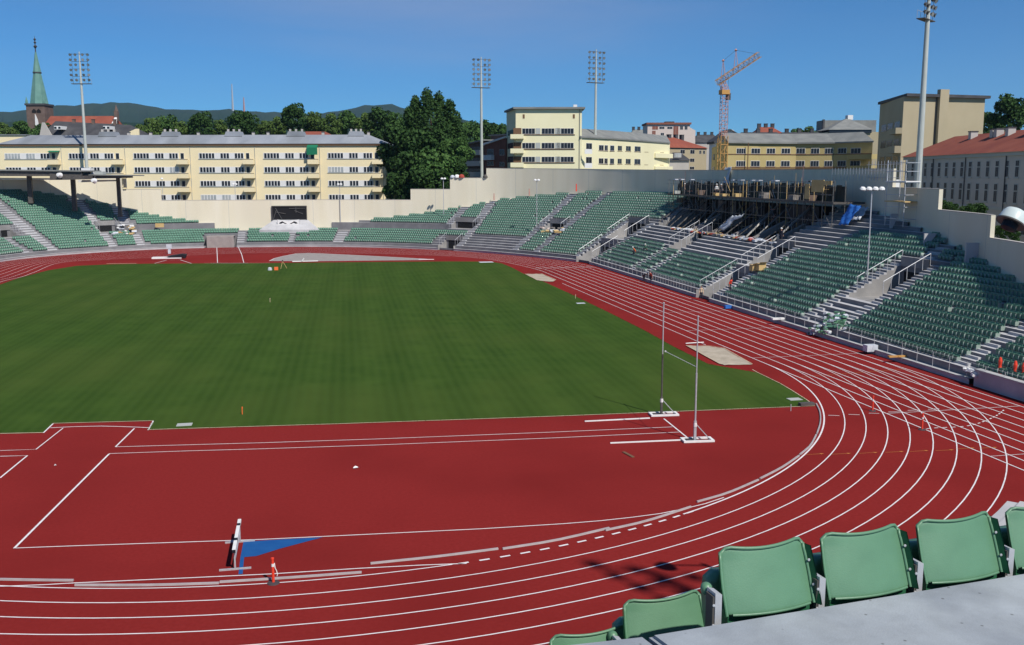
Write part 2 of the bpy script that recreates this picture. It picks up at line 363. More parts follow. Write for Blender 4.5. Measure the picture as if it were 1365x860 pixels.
# sand pits
def pit(L,label):
    P=gp(L); t=thing('sand_pit',label,'sand pit',(P[0][0],P[0][1],0))
    o=MB(); Q=[(p[0]-P[0][0],p[1]-P[0][1]) for p in P]; 
    b=bmesh.new(); cx=sum(q[0] for q in Q)/len(Q); cy=sum(q[1] for q in Q)/len(Q)
    vs=[b.verts.new((q[0],q[1],0.03)) for q in Q]; b.faces.new(vs); bmesh.ops.triangulate(b,faces=b.faces[:]); bmesh.ops.subdivide_edges(b,edges=b.edges[:],cuts=5,use_grid_fill=True)
    for v in b.verts: v.co.z+=0.05*random.random()*(1 if random.random()<.5 else .3)
    for f in b.faces:
        if f.normal.z<0: f.normal_flip()
    me=bpy.data.meshes.new('sand_surface'); b.to_mesh(me); b.free(); me.materials.append(M['sand']); s=bpy.data.objects.new('sand_surface',me); COL.objects.link(s); s.parent=t
    k=MB(); strip(Q+[Q[0]],0.08,0.085,k); k.build('kerb','lane_cream',t,fixn=False)
    return t
pit([(914.5,461.5),(944,462),(965,465),(1003,486.5),(966,487.5),(958,485)],'near long jump sand pit, pale cover between grass and inner lane by the vault stands')
pit([(700,365.7),(722,365.6),(741,373.5),(737,376),(726,375.2),(716,374)],'far long jump sand pit, small pale patch where the far bend starts')
wb=MB(); 
p=onz(914,459); p2=onz(938,457.5); wb.tube((p[0],p[1],0.08),(p2[0],p2[1],0.08),0.05,k=5)
tag(wb.build('takeoff_board','white_paint'),'white wooden board lying beside the near sand pit','board')
for L,lb in (([(831,603),(844,610)],'thin dark strip standing in for a shadow in front of the vault stands'),):
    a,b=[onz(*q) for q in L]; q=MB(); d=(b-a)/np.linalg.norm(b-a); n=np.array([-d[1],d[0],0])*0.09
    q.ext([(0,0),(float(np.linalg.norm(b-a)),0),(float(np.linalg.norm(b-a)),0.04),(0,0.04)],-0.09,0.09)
    o=q.build('shadow_strip','brown_trim',loc=(a[0],a[1],0.004)); o.rotation_euler.z=math.atan2(d[1],d[0]); tag(o,lb,'strip')  # flat brown strip drawn in place of a cast shadow mark
# kerb rails (removable aluminium)
def rail(L,label,r=0.05,name='kerb_rail'):
    P=gp(L); 
    if len(P)>2: P=[tuple(q) for q in crom(P,0.8)[0]]
    o=MB()
    for a,b in zip(P[:-1],P[1:]): 
        a3=Vector((a[0]-P[0][0],a[1]-P[0][1],0.055)); b3=Vector((b[0]-P[0][0],b[1]-P[0][1],0.055))
        d=(b3-a3).normalized(); n=Vector((-d.y,d.x,0))*0.045
        dz=Vector((0,0,0.045))
        n0=len(o.v); o.v+=[tuple(q) for q in (a3-n-dz,a3+n-dz,a3+n*.8+dz*.6,a3-n*.8+dz*.6,b3-n-dz,b3+n-dz,b3+n*.8+dz*.6,b3-n*.8+dz*.6)]
        for q in ((0,1,5,4),(1,2,6,5),(2,3,7,6),(3,0,4,7),(0,3,2,1),(4,5,6,7)): o.f.append(tuple(n0+i for i in q)); o.m.append(0)
    ob=o.build(name,'alu',loc=(P[0][0],P[0][1],0.0)); tag(ob,label,'kerb rail','removable aluminium kerb sections')
rail([(0,773.6),(50,774.6),(98,775)],'grey kerb rail section at the left, behind the first white line')
rail([(100,781.3),(200,781.3),(292,778.6)],'grey kerb rail section left of the red marker post')
rail([(293,777.2),(390,771),(482,764.2)],'kerb rail section passing behind the red marker post')
rail([(494,752.4),(580,743.4),(664,732.7)],'bright kerb rail section where the dashed line starts')
rail([(670,732.8),(740,721.5),(812,705)],'long kerb rail section running above the dashed line')
rail([(807,708),(860,696),(921,676.6)],'kerb rail section crossing the curved steeplechase line')
rail([(929,670),(970,658),(1011,640.6)],'kerb rail section lower on the right part of the bend')
rail([(1013,639),(1042,624),(1065,608.5)],'kerb rail section in the middle of the right bend')
rail([(1066,607),(1080,595),(1088,580.5)],'short kerb rail section on the outer curve of the bend')
rail([(1089,579),(1093.5,564),(1093,550),(1088,539)],'kerb rail section beside the grass corner')
# ---------- grandstands ----------
NR=27; NS=len(WP)-1
def oN(n): return O0+PITCH*n
def zN(n): return Z0+RISE*n
MID=(WP[:-1]+WP[1:])/2
ROm=(RO[:-1]+RO[1:])/2
SM=(np.arange(NS)+0.5)*0.5           # station in metres
Zt=np.full((NR,NS),np.nan)           # tread height
for n in range(NR):
    ok=ROm>oN(n)+0.25
    Zt[n,ok]=zN(n)
def cut(s0,s1,n0,n1,z):
    m=(SM>s0)&(SM<s1)
    for n in range(n0,n1): 
        k=m&~np.isnan(Zt[n]); Zt[n,k]=z
VOM=[ # s0,s1,n0,n1,floor
 (44.5,49.0,6,13,zN(5)), (71.0,75.0,0,6,0.05), (71.0,75.5,8,13,zN(7)), (98.0,103.0,8,14,zN(7)),
 (121.5,126.0,0,6,0.05), (122.0,126.5,8,14,zN(7)), (139.8,144.6,9,12,zN(8)), (160.5,164.5,0,3,0.05), (161,166.5,8,11,zN(7)),
 (230.6,234,7,10,zN(6)), (248.3,252,7,10,zN(6)), (209.6,216,0,4,0.05)]
for v in VOM: cut(*v)
cut(166.5,230,6,9,zN(6)-0.35)
# unfinished pit under the scaffolding
cut(76,119.5,14,NR,4.2)
# aisles and bare areas (no seats)
NOS=np.zeros((NR,NS),bool); AIS=np.zeros((NR,NS),bool)
def nos(s0,s1,n0,n1): NOS[n0:n1,(SM>s0)&(SM<s1)]=True
def aisle(s0,s1,n0,n1,w=1.25):
    for n in range(n0,min(n1,NR)):
        c=s0+(s1-s0)*n/20.0
        m=(abs(SM-c)<w/2+0.15); NOS[n,m]=True; AIS[n,m]=True
aisle(25.8,24.6,0,30); nos(43.0,50.4,0,14); aisle(47,47,14,30,1.5)
AIS[0:14,(SM>43)&(SM<44.3)]=True; AIS[0:14,(SM>49.2)&(SM<50.4)]=True
nos(69.3,76.4,0,14); AIS[0:14,(SM>69.4)&(SM<70.8)]=True; AIS[0:8,(SM>75.2)&(SM<76.3)]=True
nos(76,97.5,7,NR); nos(97,104.3,7,15); nos(103,121,8,NR)
for n in range(8,NR): nos(0,0,0,0); NOS[n,(SM>max(58,69.5-(n-8)*0.35) if False else SM>1e9)]=True
for n in range(12,NR): NOS[n,(SM>64.5-(n-12)*0.25)&(SM<76)]=True
nos(52,76,18,NR)
aisle(102.3,101.8,0,8); aisle(96.0,96.2,0,8)
nos(120.3,127.3,0,15); AIS[0:15,(SM>120.3)&(SM<121.4)]=True; AIS[0:15,(SM>126.3)&(SM<127.3)]=True
aisle(138.8,139.8,0,30); aisle(144.6,147,0,30); nos(139.5,145,8,13)
nos(145.4,161,0,5); nos(160,166.8,0,4); nos(160.5,167,6,12); aisle(159.6,163,0,30)
aisle(167.3,167.3,8,30); nos(166.5,230,6,9); 
aisle(188.5,188.5,0,7); aisle(198.5,198.5,0,7,0.5); aisle(208.6,208.6,0,7,1.3); nos(209.4,216.2,0,4)
nos(184.5,216,9,NR)
aisle(228,229,0,30); aisle(233.6,234,0,30); nos(229.5,234,6,11); aisle(246,246,0,30); aisle(251.7,252.3,0,30); nos(247,252,6,11)
st=thing('grandstand','concrete terraced grandstand with green seats ringing the far side and the right straight','grandstand',(0,0,0))
def pt(i,o,z): p=WP[i]+WN[i]*o; return (p[0],p[1],z)
SECT=[(0,120,'right'),(120,250,'scaf'),(250,330,'corner'),(330,460,'far'),(460,NS,'left')]
def cop(i): return 1.25 if SM[i]<23.5 else 0.42
for a,b,nm in SECT:
    t=MB()
    for i in range(a,b):
        zprev=cop(i); oprev=None
        for n in range(NR):
            z=Zt[n,i]
            if np.isnan(z): break
            o=oN(n); last=(n+1>=NR) or np.isnan(Zt[n+1,i])
            o2=(ROm[i]+0.15) if last else oN(n+1)
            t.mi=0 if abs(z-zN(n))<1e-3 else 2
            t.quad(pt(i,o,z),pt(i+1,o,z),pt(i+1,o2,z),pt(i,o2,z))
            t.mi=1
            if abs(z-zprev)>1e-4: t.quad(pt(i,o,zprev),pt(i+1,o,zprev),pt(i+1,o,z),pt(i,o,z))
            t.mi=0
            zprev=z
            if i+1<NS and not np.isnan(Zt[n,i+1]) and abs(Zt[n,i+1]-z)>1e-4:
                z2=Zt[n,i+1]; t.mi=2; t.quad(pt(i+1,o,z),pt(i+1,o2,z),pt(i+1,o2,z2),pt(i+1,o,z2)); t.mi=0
            # small intermediate steps in the aisles
            if AIS[n,i] and n>0 and abs(z-Zt[n-1,i]-RISE)<1e-3:
                zz=z-RISE/2
                t.quad(pt(i,o-0.32,zz),pt(i+1,o-0.32,zz),pt(i+1,o,zz),pt(i,o,zz)); t.quad(pt(i,o-0.32,zz-RISE/2),pt(i+1,o-0.32,zz-RISE/2),pt(i+1,o-0.32,zz),pt(i,o-0.32,zz))
                for q in (i,i+1): t.quad(pt(q,o-0.32,zz-RISE/2),pt(q,o,zz-RISE/2),pt(q,o,zz),pt(q,o-0.32,zz))
    t.build('terrace',['concrete','riser','cut_concrete'],st,fixn=False)
# front parapet
runs=[]; t=MB(); tt=MB(); prev=True
gates=[(71,75),(121.5,126),(160.5,164.5),(209.6,216)]
for i in range(0,NS):
    if any(a<SM[i]<b for a,b in gates) or abs(SM[i]-23.25)<.1:
        if t.v: t.build('front_wall','concrete',st,fixn=False); tt.build('coping','slab',st,fixn=False); t=MB(); tt=MB()
        continue
    zp=cop(i)-0.06
    t.quad(pt(i,0,0),pt(i+1,0,0),pt(i+1,0,zp),pt(i,0,zp))
    tt.quad(pt(i,-0.06,zp),pt(i+1,-0.06,zp),pt(i+1,-0.06,zp+0.07),pt(i,-0.06,zp+0.07)); tt.quad(pt(i,-0.06,zp+0.07),pt(i+1,-0.06,zp+0.07),pt(i+1,O0,zp+0.07),pt(i,O0,zp+0.07))
    tt.quad(pt(i,-0.06,zp),pt(i+1,-0.06,zp),pt(i+1,0,zp),pt(i,0,zp))
t.build('front_wall','concrete',st,fixn=False); tt.build('coping','slab',st,fixn=False)
for (s0,s1) in gates:
    for s in (s0,s1):
        t=MB(); i=int(s*2); t.quad(pt(i,0,0),pt(i,O0,0),pt(i,O0,1.0),pt(i,0,1.0)); t.build('gate_jamb','cut_concrete',st,fixn=False)
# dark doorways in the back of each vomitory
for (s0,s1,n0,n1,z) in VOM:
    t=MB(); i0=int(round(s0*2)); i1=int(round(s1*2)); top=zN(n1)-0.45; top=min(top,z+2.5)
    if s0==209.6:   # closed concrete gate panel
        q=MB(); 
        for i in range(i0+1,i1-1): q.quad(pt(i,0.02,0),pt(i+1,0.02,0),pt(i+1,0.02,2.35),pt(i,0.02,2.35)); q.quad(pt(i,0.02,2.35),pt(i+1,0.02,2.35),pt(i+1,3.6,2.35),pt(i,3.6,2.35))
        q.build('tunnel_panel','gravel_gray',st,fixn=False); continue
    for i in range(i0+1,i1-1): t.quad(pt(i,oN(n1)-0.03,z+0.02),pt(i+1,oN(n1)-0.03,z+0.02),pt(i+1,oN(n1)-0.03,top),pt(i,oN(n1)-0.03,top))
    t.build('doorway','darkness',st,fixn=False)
# balustrade slab over doorways
for (s0,s1,n0,n1,z) in VOM[:-1]:
    t=MB(); i0=int(round(s0*2)); i1=int(round(s1*2)); zz=zN(n1)
    for i in range(i0,i1):
        for o in (oN(n1)-0.12,oN(n1)+0.03): t.quad(pt(i,o,zz-0.4),pt(i+1,o,zz-0.4),pt(i+1,o,zz+0.55),pt(i,o,zz+0.55))
        t.quad(pt(i,oN(n1)-0.12,zz+0.55),pt(i+1,oN(n1)-0.12,zz+0.55),pt(i+1,oN(n1)+0.03,zz+0.55),pt(i,oN(n1)+0.03,zz+0.55))
    t.build('balustrade','cut_concrete',st,fixn=False)
# handrails along both sides of the stair cuts
def railing(s,n0,n1,ds=0.0,r=0.034):
    i=int(round(s*2)); t=MB(); a=Vector(pt(i,oN(n0),zN(n0)+1.15)); b=Vector(pt(int(round((s+ds)*2)),oN(n1),zN(n1)+1.15))
    t.tube(a,b,r,k=5)
    for k in range(n0,n1+1):
        f=(k-n0)/(n1-n0); j=int(round((s+ds*f)*2)); t.tube(pt(j,oN(k)+0.02,zN(k)-0.2),pt(j,oN(k)+0.02,zN(k)+1.15),0.028,k=4)
    t.build('handrail','galv',st)
for a in [(44.3,7,13),(49.2,7,13),(70.8,0,6),(75.2,0,6),(70.8,7,13),(75.7,7,13),(97.8,8,14),(103.2,8,14),(121.3,0,6),(126.2,0,6),(121.8,8,14),(126.7,8,14),(139.6,9,12),(144.8,9,12),(160.3,0,3),(164.7,0,3),(160.8,8,11),(166.7,8,11),(230.4,7,10),(234.2,7,10),(248.1,7,10),(252.2,7,10)]: railing(*a)
# front railing: thin posts and a rail on the right straight, netted section
for i in range(34,250):
    s=i*0.5
    if any(a-0.2<s<b+0.2 for a,b in gates): continue
    if i%4==0 or (75<s<97 and i%2==0):
        t=MB(); t.tube(pt(i,0.12,0.4),pt(i,0.12,1.6),0.022,k=4); t.build('railing_post','galv',st)
t=MB()
for i in range(0,250):
    s=i*0.5
    if any(a-0.2<s<b for a,b in gates):
        if t.v: t.build('railing_wire','galv',st,fixn=False); t=MB()
        continue
    t.tube(pt(i,0.12,1.6),pt(i+1,0.12,1.6),0.012,k=3,cap=False)
    if 75<s<97: t.tube(pt(i,0.12,1.4),pt(i+1,0.12,1.4),0.012,k=3,cap=False)
t.build('railing_wire','galv',st,fixn=False)
# ---------- rim wall ----------
RPf,_=crom(RCTL,0.25)
def ztop(u):
    if u>1395: return ('z',1400,372)
    if u>1315: return ('a',1340,321.5)
    if u>1245: return ('b',1280,283.4)
    if u>1184: return ('c',1214,251.2)
    if u>650: return ('d',850,225.6)
    if u>601: return ('e',625,237.2)
    if u>548: return ('f',575,252.2)
    if u>511: return ('g',530,266.4)
    if u>218: return ('h',365,266.6)
    if u>166: return ('i',190,252.5)
    return ('j',120,237.5)
def zat(x,y,v):
    lo,hi=-5,60
    for _ in range(40):
        m=(lo+hi)/2
        if proj((x,y,m))[1]>v: lo=m
        else: hi=m
    return m
us=[]
for p in RPf:
    d=(np.append(p,5)-C0)@FW
    us.append(proj((p[0],p[1],5))[0] if d>5 else 2000)
us=np.array(us)
cache={}
def top_of(i):
    k,um,v=ztop(us[i])
    if k=='d':
        q=RPf[i]; return zat(q[0],q[1],float(np.interp(us[i],[650,760,880,960,1100,1184],[224.3,225.2,226.8,227.0,225.8,224.8])))
    if k not in cache:
        j=int(np.argmin(abs(us-um))); cache[k]=zat(RPf[j][0],RPf[j][1],v)
    return cache[k]
RN=normals(RPf)
wl=thing('perimeter_wall','tall cream rendered wall with stepped top running round the back of the stands','wall',(0,0,0))
wb=MB(); cp=MB()
hts=[top_of(i) for i in range(len(RPf))]
TH=0.38
for i in range(len(RPf)-1):
    a,b=RPf[i],RPf[i+1]; na,nb=RN[i],RN[i+1]; z=hts[i]
    ao=a+na*TH; bo=b+nb*TH
    wb.quad((*a,-0.3),(*b,-0.3),(*b,z),(*a,z)); wb.quad((*ao,-0.3),(*bo,-0.3),(*bo,z),(*ao,z)); wb.quad((*a,z),(*b,z),(*bo,z),(*ao,z))
    if hts[i+1]!=z: wb.quad((*b,min(z,hts[i+1])),(*bo,min(z,hts[i+1])),(*bo,max(z,hts[i+1])),(*b,max(z,hts[i+1])))
    # thin metal coping
    a1=a-na*0.03;b1=b-nb*0.03;a2=ao+na*0.03;b2=bo+nb*0.03
    cp.quad((*a1,z+0.05),(*b1,z+0.05),(*b2,z+0.05),(*a2,z+0.05)); cp.quad((*a1,z-0.01),(*b1,z-0.01),(*b1,z+0.05),(*a1,z+0.05))
wb.build('wall','cream_wall',wl,fixn=False); cp.build('coping','gray_wall',wl,fixn=False)
# vertical construction joints
jt=MB()
for i in range(20,len(RPf)-1,36):
    a=RPf[i]-RN[i]*0.004; d=RPf[i+1]-RPf[i]; d/=np.linalg.norm(d); b=a+d*0.05
    jt.quad((*a,0),(*b,0),(*b,hts[i]-0.02),(*a,hts[i]-0.02))
jt.build('joint','panel_gray',wl,fixn=False)
# ---------- scoreboard recess at the far end ----------
def wallpt(u):
    j=int(np.argmin(abs(us-u))); return RPf[j],RN[j]
(pa,na),(pb,nb)=wallpt(363),wallpt(409)
d=pb-pa; L=float(np.linalg.norm(d)); rz=math.atan2(d[1],d[0])
zt=zat(pa[0],pa[1],275.5); zb=zat(pa[0],pa[1],292.5)
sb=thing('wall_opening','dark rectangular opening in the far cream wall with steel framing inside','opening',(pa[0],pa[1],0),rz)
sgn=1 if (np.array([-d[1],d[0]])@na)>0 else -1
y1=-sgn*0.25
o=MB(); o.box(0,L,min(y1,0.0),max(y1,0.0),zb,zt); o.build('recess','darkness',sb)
o=MB()
for (x0,x1,z0,z1) in ((-0.15,0,zb,zt),(L,L+0.15,zb,zt),(-0.15,L+0.15,zt,zt+0.18)): o.box(x0,x1,y1*1.6,0,z0,z1)
o.build('frame','steel_dark',sb)
o=MB(); yy=y1*1.5
for a,b in (((L*.1,zt-.3),(L*.28,zb)),((L*.12,zt-.8),(L*.02,zb)),((L*.1,zb+1.6),(L*.4,zb+1.2)),((L*.65,zb+1.9),(L*.9,zb+1.2)),((L*.5,zt-.4),(L*.97,zt-.35)),((L*.7,zt-.1),(L*.7,zb+1.4))): o.tube((a[0],yy,a[1]),(b[0],yy,b[1]),0.06,k=4)
o.build('steel_strut',['scaffold'],sb)
# banner below the opening
(pa,na),(pb,nb)=wallpt(372),wallpt(400)
bx=MB(); pc=(pa+pb)/2-na*1.6; d=pb-pa; d/=np.linalg.norm(d)
w=4.6; zc0=zat(pc[0],pc[1],300.5); zc1=zat(pc[0],pc[1],292.8)
t=thing('banner','white banner with two dark swooping shapes below the wall opening','banner',(pc[0],pc[1],0),math.atan2(d[1],d[0]))
o=MB(); hh=zc1-zc0
o.ext([(-w/2,zc0),(w/2,zc0),(w/2*0.97,zc1),(w*.2,zc1-hh*.12),(0,zc1-hh*.3),(-w*.2,zc1-hh*.12),(-w/2*0.97,zc1)],-0.03,0.03); o.build('cloth','white_paint',t)
for sx in (-1,1):
    o=MB(); sg=[(0.25,.30),(.7,.45),(1.2,.72),(1.75,.52),(1.95,.34),(1.5,.28),(1.1,.45),(.6,.25)]
    P=[(sx*(x+0.05),zc0+hh*z) for x,z in sg]; 
    yv=-0.05 if (np.array([-math.sin(t.rotation_euler.z)*-1,-math.cos(t.rotation_euler.z)])@(-na))>0 else 0.05
    o.ext(P,-0.055,-0.035); o.build('printed_shape','black_paint',t)
for sx in (-1,1):
    o=MB(); o.tube((sx*w/2,0,zc0-1.2),(sx*w/2,0,zc1+.1),0.05,k=5); o.build('post','galv',t)
# grey ramp (upper rake) behind the front block under the opening
o=MB(); (pl_,_),(pr_,_)=wallpt(348),wallpt(427); (p3,_),(p4,_)=wallpt(366),wallpt(410)
q=lambda p,k,z: (p[0]-na[0]*k,p[1]-na[1]*k,z)
zr=zat(*(pa-na*2),306); zr2=zat(*(pa),293)
o.quad(q(pl_,3.2,zr),q(pr_,3.2,zr),q(p4,0.1,zr2),q(p3,0.1,zr2))
o.quad(q(pl_,3.2,zr),q(p3,0.1,zr2),q(p3,0.1,zr),q(pl_,0.1,zr)); o.quad(q(pr_,3.2,zr),q(p4,0.1,zr2),q(p4,0.1,zr),q(pr_,0.1,zr)); o.quad(q(pl_,3.2,zr),q(pr_,3.2,zr),q(pr_,3.2,2),q(pl_,3.2,2))
tag(o.build('concrete_ramp','concrete'),'grey sloping concrete ramp rising to the dark wall opening','ramp')
# ---------- seats ----------
def seat_mesh(name,lo=False):
    o=MB()
    # local: x along row, y = outward/back, z up ; faces -y
    # back shell
    k=3; w=0.22; 
    for j in range(k):
        x0=-w+2*w*j/k; x1=-w+2*w*(j+1)/k; f=lambda x:0.02*(1-(x/w)**2)
        a=(x0,0.28+f(x0),0.24);b=(x1,0.28+f(x1),0.24);c=(x1,0.36+f(x1),0.66);d=(x0,0.36+f(x0),0.66)
        o.quad(a,b,c,d); sh=lambda p:(p[0],p[1]-0.03,p[2]); o.quad(sh(d),sh(c),sh(b),sh(a)); o.quad(d,c,sh(c),sh(d))
    for x in (-w,w): o.quad((x,0.28,0.24),(x,0.36,0.66),(x,0.33,0.66),(x,0.25,0.24))
    # tip-up pan
    o.box(-0.21,0.21,0.12,0.22,0.18,0.56)
    o.mi=1; o.box(0.225,0.262,0.0,0.40,0.14,0.48)
    me_o=o.build(name,['seat_green','seat_arm'],fixn=False); me=me_o.data; bpy.data.objects.remove(me_o); return me
SEAT=seat_mesh('stadium_seat')
cand=[]
WSN=0.5
for n in range(NR):
    s=2.0
    while s<NS*0.5-2:
        i=int(s*2)
        if not (np.isnan(Zt[n,i]) or NOS[n,i] or NOS[n,min(i+1,NS-1)] or abs(Zt[n,i]-zN(n))>1e-3):
            full=ROm[i]>oN(n+1)-0.05
            if full:
                f=s*2-i; P=WP[i]*(1-f)+WP[i+1]*f; N=WN[i]*(1-f)+WN[i+1]*f
                p=P+N*(oN(n)+0.38)
                if random.random()>0.006 and not (n<6 and 240<s<10):
                    cand.append((p[0]+random.gauss(0,.008),p[1]+random.gauss(0,.008),zN(n)+random.gauss(0,.008),math.atan2(N[1],N[0])-math.pi/2+random.gauss(0,.03),n,s))
        # spacing along the row grows with offset on curves
        j=min(i+2,NS-1); tq=np.linalg.norm((WP[j]+WN[j]*oN(n))-(WP[j-2]+WN[j-2]*oN(n)))/np.linalg.norm(WP[j]-WP[j-2])
        s+=WSN/max(tq,0.3)
cand=np.array(cand)
dd=np.sqrt((cand[:,0]-C0[0])**2+(cand[:,1]-C0[1])**2)
vis=[]
for k,c in enumerate(cand):
    X=np.array([c[0],c[1],c[2]+0.3]); 
    if (X-C0)@FW>5:
        u,v=proj(X); vis.append(-5<u<1370 and v<860)
    else: vis.append(False)
vis=np.array(vis)
order=np.argsort(np.where(vis,dd,1e9)); ind=order[:290]; rest=order[290:]; rest=rest[(vis[rest])|(cand[rest][:,5]<400)]
ORD=['front','second','third','fourth','fifth','sixth','seventh','eighth','ninth','tenth','eleventh','twelfth','thirteenth','fourteenth','fifteenth','sixteenth','seventeenth','eighteenth','nineteenth']
for k in ind:
    x,y,z,a,n,s=cand[k]; n=int(n)
    side='beyond the lower right stairway' if s>26.2 else 'at the photo edge'
    o=link('stadium_seat',SEAT,(x,y,z),a); nm=ORD[n] if n<len(ORD) else 'top'
    tag(o,'green seat, %s row of right stand, %s'%(nm,side),'stadium seat','seats of the %s row at the near end of the right stand %s'%(nm,side))
# everything else: one mesh
v0=np.array([v.co[:] for v in SEAT.vertices]); f0=[list(p.vertices) for p in SEAT.polygons]; mi0=[p.material_index for p in SEAT.polygons]
assert all(len(f)==4 for f in f0)
f0=np.array(f0)
cr=cand[rest]; cs=np.cos(cr[:,3]); sn=np.sin(cr[:,3])
V=np.empty((len(cr),len(v0),3)); V[:,:,0]=cs[:,None]*v0[None,:,0]-sn[:,None]*v0[None,:,1]+cr[:,0:1]; V[:,:,1]=sn[:,None]*v0[None,:,0]+cs[:,None]*v0[None,:,1]+cr[:,1:2]; V[:,:,2]=v0[None,:,2]+cr[:,2:3]
F=(f0[None]+ (np.arange(len(cr))*len(v0))[:,None,None]).reshape(-1,4)
me=bpy.data.meshes.new('stadium_seats'); me.vertices.add(V.shape[0]*V.shape[1]); me.vertices.foreach_set('co',V.reshape(-1))
me.loops.add(F.size); me.loops.foreach_set('vertex_index',F.reshape(-1).astype(np.int32)); me.polygons.add(len(F)); me.polygons.foreach_set('loop_start',np.arange(0,F.size,4,dtype=np.int32)); me.polygons.foreach_set('loop_total',np.full(len(F),4,dtype=np.int32))
me.materials.append(M['seat_green']); me.materials.append(M['seat_arm']); me.polygons.foreach_set('material_index',np.tile(np.array(mi0,dtype=np.int32),len(cr))); me.update(calc_edges=True); me.validate()
o=bpy.data.objects.new('stadium_seats',me); COL.objects.link(o)
tag(o,'thousands of green plastic seats filling the far and right stands','seats',kind='stuff')
print('seats',len(cand),'rest',len(cr))
# ---------- near stand (under the camera) ----------
ns=thing('near_grandstand','concrete stand in the foreground with pale slabs behind the green seats','grandstand',(0,0,0))
t=MB()
A=[R(a) for a in range(-150,-49,2)]
def np_(r,a,z): return (r*math.cos(a),r*math.sin(a),z)
r0=46.6
for a,b in zip(A[:-1],A[1:]):
    t.quad(np_(r0,a,0),np_(r0,b,0),np_(r0,b,0.9),np_(r0,a,0.9)); t.quad(np_(r0,a,.9),np_(r0,b,.9),np_(r0+.5,b,.9),np_(r0+.5,a,.9))
    z=0.9
    for n in range(24):
        z2=1.0+0.425*n; r=r0+.5+.8*n
        t.quad(np_(r,a,z),np_(r,b,z),np_(r,b,z2),np_(r,a,z2)); t.quad(np_(r,a,z2),np_(r,b,z2),np_(r+.8,b,z2),np_(r+.8,a,z2)); z=z2
t.build('terrace','concrete',ns,fixn=False)
# ---------- city background ----------
class Fac:      # vertical facade plane seen between (u0 at depth d0) and (u1 at depth d1)
    def __init__(s,u0,d0,u1,d1,v=235):
        a=atd(u0,v,d0)[:2]; b=atd(u1,v,d1)[:2]; s.a=a; s.d=(b-a)/np.linalg.norm(b-a); s.L=float(np.linalg.norm(b-a)); s.rz=math.atan2(s.d[1],s.d[0])
    def q(s,u,v):
        r=ray(u,v); n=np.array([s.d[1],-s.d[0]]); t=((s.a-C0[:2])@n)/(r[:2]@n); P=C0+r*t
        return float((P[:2]-s.a)@s.d), float(P[2])
    def x(s,u,v=235): return s.q(u,v)[0]
    def z(s,u,v): return s.q(u,v)[1]
    def thing(s,name,label,cat,group=None): return thing(name,label,cat,(s.a[0],s.a[1],0),s.rz,group)
def window(par,x0,x1,z0,z1,panes,frame='frame_white',glass='glass',y=0.0,proud=0.05,mull=0.06,name='window',cross=None):
    f=MB(); f.box(x0,x1,y-proud,y+0.05,z0,z1)
    w=f.build(name,frame,par)
    g=MB(); wd=(x1-x0-mull*(panes+1))/panes
    for i in range(panes):
        a=x0+mull+i*(wd+mull)
        if cross:
            zc=z0+(z1-z0)*cross; g.box(a,a+wd,y-proud-0.02,y-proud+0.01,z0+mull,zc-mull/2); g.box(a,a+wd,y-proud-0.02,y-proud+0.01,zc+mull/2,z1-mull)
        else: g.box(a,a+wd,y-proud-0.02,y-proud+0.01,z0+mull,z1-mull)
    g.build('pane',glass,w)
    return w
def hip(par,x0,x1,y0,y1,ze,zr,inset,m='roof_metal',name='roof',ov=0.5,ins2=None):
    ins2=inset if ins2 is None else ins2; o=MB(); ym=(y0+y1)/2
    a=(x0-ov,y0-ov,ze);b=(x1+ov,y0-ov,ze);c=(x1+ov,y1+ov,ze);d=(x0-ov,y1+ov,ze); e=(x0+inset,ym,zr); f=(x1-ins2,ym,zr)
    o.quad(a,b,f,e); o.quad(c,d,e,f); o.poly([d,a,e]); o.poly([b,c,f]); o.poly([d,c,b,a])
    return o.build(name,m,par)
def chimney(par,x,y,z0,h,w=0.8,m='gray_wall',cap='roof_dark'):
    o=MB(); o.box(x-w/2,x+w/2,y-w/2,y+w/2,z0-1,z0+h); c=o.build('chimney',m,par)
    o=MB(); o.box(x-w/2-.08,x+w/2+.08,y-w/2-.08,y+w/2+.08,z0+h,z0+h+.15); o.build('chimney_cap',cap,c)
# --- long yellow apartment block ---
F=Fac(1,237,515,237); T=F.thing('apartment_block','long yellow apartment block with grey metal roof and rows of balconies behind the far wall','apartment block')
ze=F.z(250,192.5); zr=F.z(250,178.5)
o=MB(); o.box(0,F.L,0,13,0,ze); o.build('wall','yellow_wall',T)
o=MB(); o.box(-0.35,F.L+0.35,-0.35,0,ze-0.35,ze+0.05); o.build('cornice','brown_trim',T)
rf=hip(T,0,F.L,0,13,ze+0.1,zr,5,'roof_metal')
for ua,ub in ((122,147),(207,231),(293,317),(377,402),(460,482)):
    x0,x1=F.x(ua),F.x(ub); zz=zr-0.4
    o=MB(); o.ext([(x0,zz),(x1,zz),(x1-.5,zr+.75),(x0+.5,zr+.75)],5.0,8.0); h=o.build('stair_head','roof_metal',rf)
    for xx in (x0+.2,x1-.2,(x0+x1)/2): xx=min(max(xx,x0+.8),x1-.8); o=MB(); o.box(xx-.22,xx+.22,5.8,6.3,zr+.7,zr+1.35); o.build('vent','gray_wall',h)
for u in (255,190,350,425,487,160,330): chimney(rf,F.x(u),7,zr-.3,0.9,0.6)
S0=[9,94,180,267,353,438]; VR=[(204,211.6),(222.6,230.2),(241,248.4),(259.6,266.6)]
seg=[(0,20.5,5),(28,40,3),(47,59,3)]
rr=random.Random(3)
